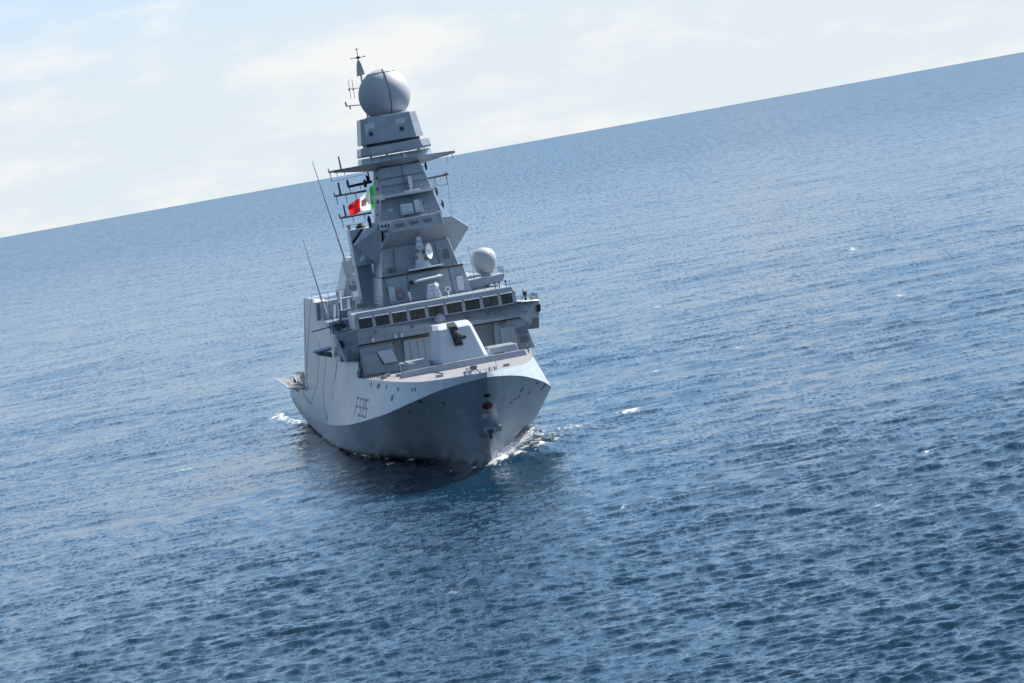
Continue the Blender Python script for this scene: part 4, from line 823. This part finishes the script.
    # whitecaps
    caps = [(-28.6, 396.5, 1.0, 3.0, 1.0), (14.5, 455, .8, 3, .75), (24, 470, .7, 3, .7), (47, 520, .9, 4, .75), (21, 610, 1.0, 5, .7), (56, 690, 1.2, 7, .75), (-58, 330, .6, 2, .7), (20.5, 268, .35, 1.0, .75), (5.5, 300, .4, 1.2, .7), (27, 300, .4, 1.2, .75), (15.5, 215, .3, .7, .7), (-13, 225, .3, .7, .7), (9.4, 398.6, 1.5, 5.0, .85), (12.7, 435.4, 1.0, 4, .55), (-6.1, 263.9, .9, 1.2, .6), (-34.5, 432.3, 1.6, 4, .6), (-66.3, 627.8, 1.8, 7, .5)]
    for cx_, cy_, w_, l_, s_ in caps:
        g_ = np.exp(-((x - cx_) / w_) ** 2 - ((y - cy_) / l_) ** 2); foam = np.maximum(foam, s_ * g_); h += .10 * s_ * g_
    X3 = np.stack([x + ox, y + oy, h], -1).astype(np.float32)
    nr, ncol = x.shape
    idx = np.arange(nr * ncol).reshape(nr, ncol)
    a = idx[:-1, :]; b_ = idx[1:, :]; a2 = np.roll(a, -1, 1); b2 = np.roll(b_, -1, 1)
    quads = np.stack([a, a2, b2, b_], -1).reshape(-1, 4)
    V = X3.reshape(-1, 3); nq = len(quads)
    # centre fan closes the disc below the camera
    V = np.vstack([V, [[0, 0, 0]]]).astype(np.float32); ctr = len(V) - 1
    tri = np.stack([np.full(ncol, ctr), np.roll(idx[0], -1), idx[0]], -1)
    me = bpy.data.meshes.new('sea_water')
    me.vertices.add(len(V)); me.vertices.foreach_set('co', V.ravel())
    loops = np.concatenate([quads.ravel(), tri.ravel()]).astype(np.int32)
    me.loops.add(len(loops)); me.loops.foreach_set('vertex_index', loops)
    me.polygons.add(nq + len(tri))
    ls = np.concatenate([np.arange(nq) * 4, nq * 4 + np.arange(len(tri)) * 3]).astype(np.int32)
    me.polygons.foreach_set('loop_start', ls)
    me.polygons.foreach_set('use_smooth', np.ones(nq + len(tri), dtype=bool))
    me.update(calc_edges=True)
    if me.polygons[nq // 2].normal.z < 0: me.flip_normals()
    at = me.attributes.new('foam', 'FLOAT', 'POINT'); at.data.foreach_set('value', np.append(foam.ravel(), 0).astype(np.float32))
    o = bpy.data.objects.new('sea_water', me); COL.objects.link(o); o['kind'] = 'structure'
    return o
sea = water()

m = bpy.data.materials.new('sea'); m.use_nodes = True; t = m.node_tree; t.nodes.clear(); NN = t.nodes.new; LL = t.links.new
geo = NN('ShaderNodeNewGeometry')
def vnoise(scale, detail=2, stretch=(1, 1, 1)):
    mp = NN('ShaderNodeMapping'); mp.inputs['Scale'].default_value = stretch; LL(geo.outputs['Position'], mp.inputs['Vector'])
    n = NN('ShaderNodeTexNoise'); n.inputs['Scale'].default_value = scale; n.inputs['Detail'].default_value = detail; n.inputs['Roughness'].default_value = .55
    LL(mp.outputs[0], n.inputs['Vector']); return n
def vm(op, a, b):
    v = NN('ShaderNodeVectorMath'); v.operation = op
    for i, q in enumerate((a, b)):
        if isinstance(q, tuple): v.inputs[i].default_value = q
        elif q is not None: LL(q, v.inputs[i])
    return v.outputs[0]
def mm(op, a, b=None, clamp=False):
    v = NN('ShaderNodeMath'); v.operation = op; v.use_clamp = clamp
    for i, q in enumerate((a, b)):
        if isinstance(q, (int, float)): v.inputs[i].default_value = q
        elif q is not None: LL(q, v.inputs[i])
    return v.outputs[0]
acc = None
for sc_, det, amp in [(1.5, 3, .40), (6.1, 3, .50), (.22, 2, .30), (.045, 3, .20)]:
    n = vnoise(sc_, det, (1, 1, 1))
    d = vm('MULTIPLY', vm('SUBTRACT', n.outputs['Color'], (.5, .5, .5)), (amp * .75, amp * 1.25, 0))
    acc = d if acc is None else vm('ADD', acc, d)
spz = NN('ShaderNodeSeparateXYZ'); LL(geo.outputs['Position'], spz.inputs[0])
for stretch, y0, y1, amp in [((2.8, .55, 1), 100, 260, .60), ((1.5, .12, 1), 330, 800, .60), ((.75, .032, 1), 800, 1800, .70), ((.34, .009, 1), 1600, 3600, .85), ((.13, .0025, 1), 3500, 9000, .8)]:    # wave groups far out
    n = vnoise(1.0, 3, stretch); g_ = NN('ShaderNodeMapRange'); g_.inputs['From Min'].default_value = y0; g_.inputs['From Max'].default_value = y1; g_.inputs['To Max'].default_value = amp
    LL(spz.outputs['Y'], g_.inputs['Value']); cmb = NN('ShaderNodeCombineXYZ'); LL(mm('MULTIPLY', mm('SUBTRACT', n.outputs['Fac'], .5), g_.outputs[0]), cmb.inputs['Y']); acc = vm('ADD', acc, cmb.outputs[0])
fade = NN('ShaderNodeMapRange'); fade.inputs['From Min'].default_value = 380; fade.inputs['From Max'].default_value = 1800; fade.inputs['To Min'].default_value = 1.0; fade.inputs['To Max'].default_value = 1.0; LL(spz.outputs['Y'], fade.inputs['Value'])
sc2 = NN('ShaderNodeVectorMath'); sc2.operation = 'SCALE'; LL(acc, sc2.inputs[0]); LL(fade.outputs[0], sc2.inputs['Scale'])
nrm = vm('NORMALIZE', vm('ADD', geo.outputs['Normal'], sc2.outputs[0]), None)
water_s = NN('ShaderNodeBsdfPrincipled'); water_s.inputs['Base Color'].default_value = (.002, .024, .048, 1)
water_s.inputs['IOR'].default_value = 1.333; LL(nrm, water_s.inputs['Normal'])
sp_ = NN('ShaderNodeSeparateXYZ'); LL(geo.outputs['Position'], sp_.inputs[0])     # ripples too small for the mesh far out become roughness
rr_ = NN('ShaderNodeMapRange'); rr_.inputs['From Min'].default_value = 250; rr_.inputs['From Max'].default_value = 3000; rr_.inputs['To Min'].default_value = .12; rr_.inputs['To Max'].default_value = .20; LL(sp_.outputs['Y'], rr_.inputs['Value']); LL(rr_.outputs[0], water_s.inputs['Roughness'])
foam_s = NN('ShaderNodeBsdfPrincipled'); foam_s.inputs['Base Color'].default_value = (.78, .80, .80, 1); foam_s.inputs['Roughness'].default_value = .8
fa = NN('ShaderNodeAttribute'); fa.attribute_name = 'foam'
n1 = vnoise(2.6, 8, (1, .30, 1)); n1.inputs['Roughness'].default_value = .75
fac = mm('ADD', mm('MULTIPLY', fa.outputs['Fac'], 1.0), mm('MULTIPLY', mm('SUBTRACT', n1.outputs['Fac'], .5), 2.6))
rg = NN('ShaderNodeMapRange'); rg.interpolation_type = 'SMOOTHSTEP'; rg.inputs['From Min'].default_value = .46; rg.inputs['From Max'].default_value = .98; LL(fac, rg.inputs['Value'])
gate = NN('ShaderNodeMapRange'); gate.inputs['From Min'].default_value = .04; gate.inputs['From Max'].default_value = .3; LL(fa.outputs['Fac'], gate.inputs['Value'])
fm = mm('MULTIPLY', rg.outputs[0], gate.outputs[0], True)
ft = NN('ShaderNodeBsdfTranslucent'); ft.inputs['Color'].default_value = (.80, .83, .84, 1)       # light passes through the froth
fmx = NN('ShaderNodeMixShader'); fmx.inputs[0].default_value = .35; LL(foam_s.outputs[0], fmx.inputs[1]); LL(ft.outputs[0], fmx.inputs[2])
mx = NN('ShaderNodeMixShader'); LL(fm, mx.inputs[0]); LL(water_s.outputs[0], mx.inputs[1]); LL(fmx.outputs[0], mx.inputs[2])
out = NN('ShaderNodeOutputMaterial'); LL(mx.outputs[0], out.inputs['Surface'])
sea.data.materials.append(m)

# spray thrown up at the bow: clusters of small drops
def spray():
    b = MB(); cs, sn = math.cos(PSI), math.sin(PSI)
    P = [(.2, -1.0), (1.2, 1), (2.6, 7), (3.6, 13), (4.8, 20), (6.0, 27)]
    for k in range(5200):
        t = random.random() ** 1.1 * (len(P) - 1.001); i = int(t); f_ = t - i
        lx = P[i][0] + (P[i + 1][0] - P[i][0]) * f_ + random.gauss(0, .35); ly = P[i][1] + (P[i + 1][1] - P[i][1]) * f_ + random.gauss(0, .9)
        z = .2 + abs(random.gauss(0, .45)) * (1.25 - t / 7); s_ = random.uniform(.012, .042)
        X = SHIP_LOC[0] + lx * cs - ly * sn; Y = SHIP_LOC[1] + lx * sn + ly * cs
        q = [(X, Y, z + s_), (X + s_, Y, z), (X, Y + s_, z), (X - s_, Y, z), (X, Y - s_, z), (X, Y, z - s_)]
        b.add(q, [(0, 1, 2), (0, 2, 3), (0, 3, 4), (0, 4, 1), (5, 2, 1), (5, 3, 2), (5, 4, 3), (5, 1, 4)])
    o = b.build('sea_spray', mat('spray_white', (.8, .82, .83), .6)); o['kind'] = 'stuff'
spray()
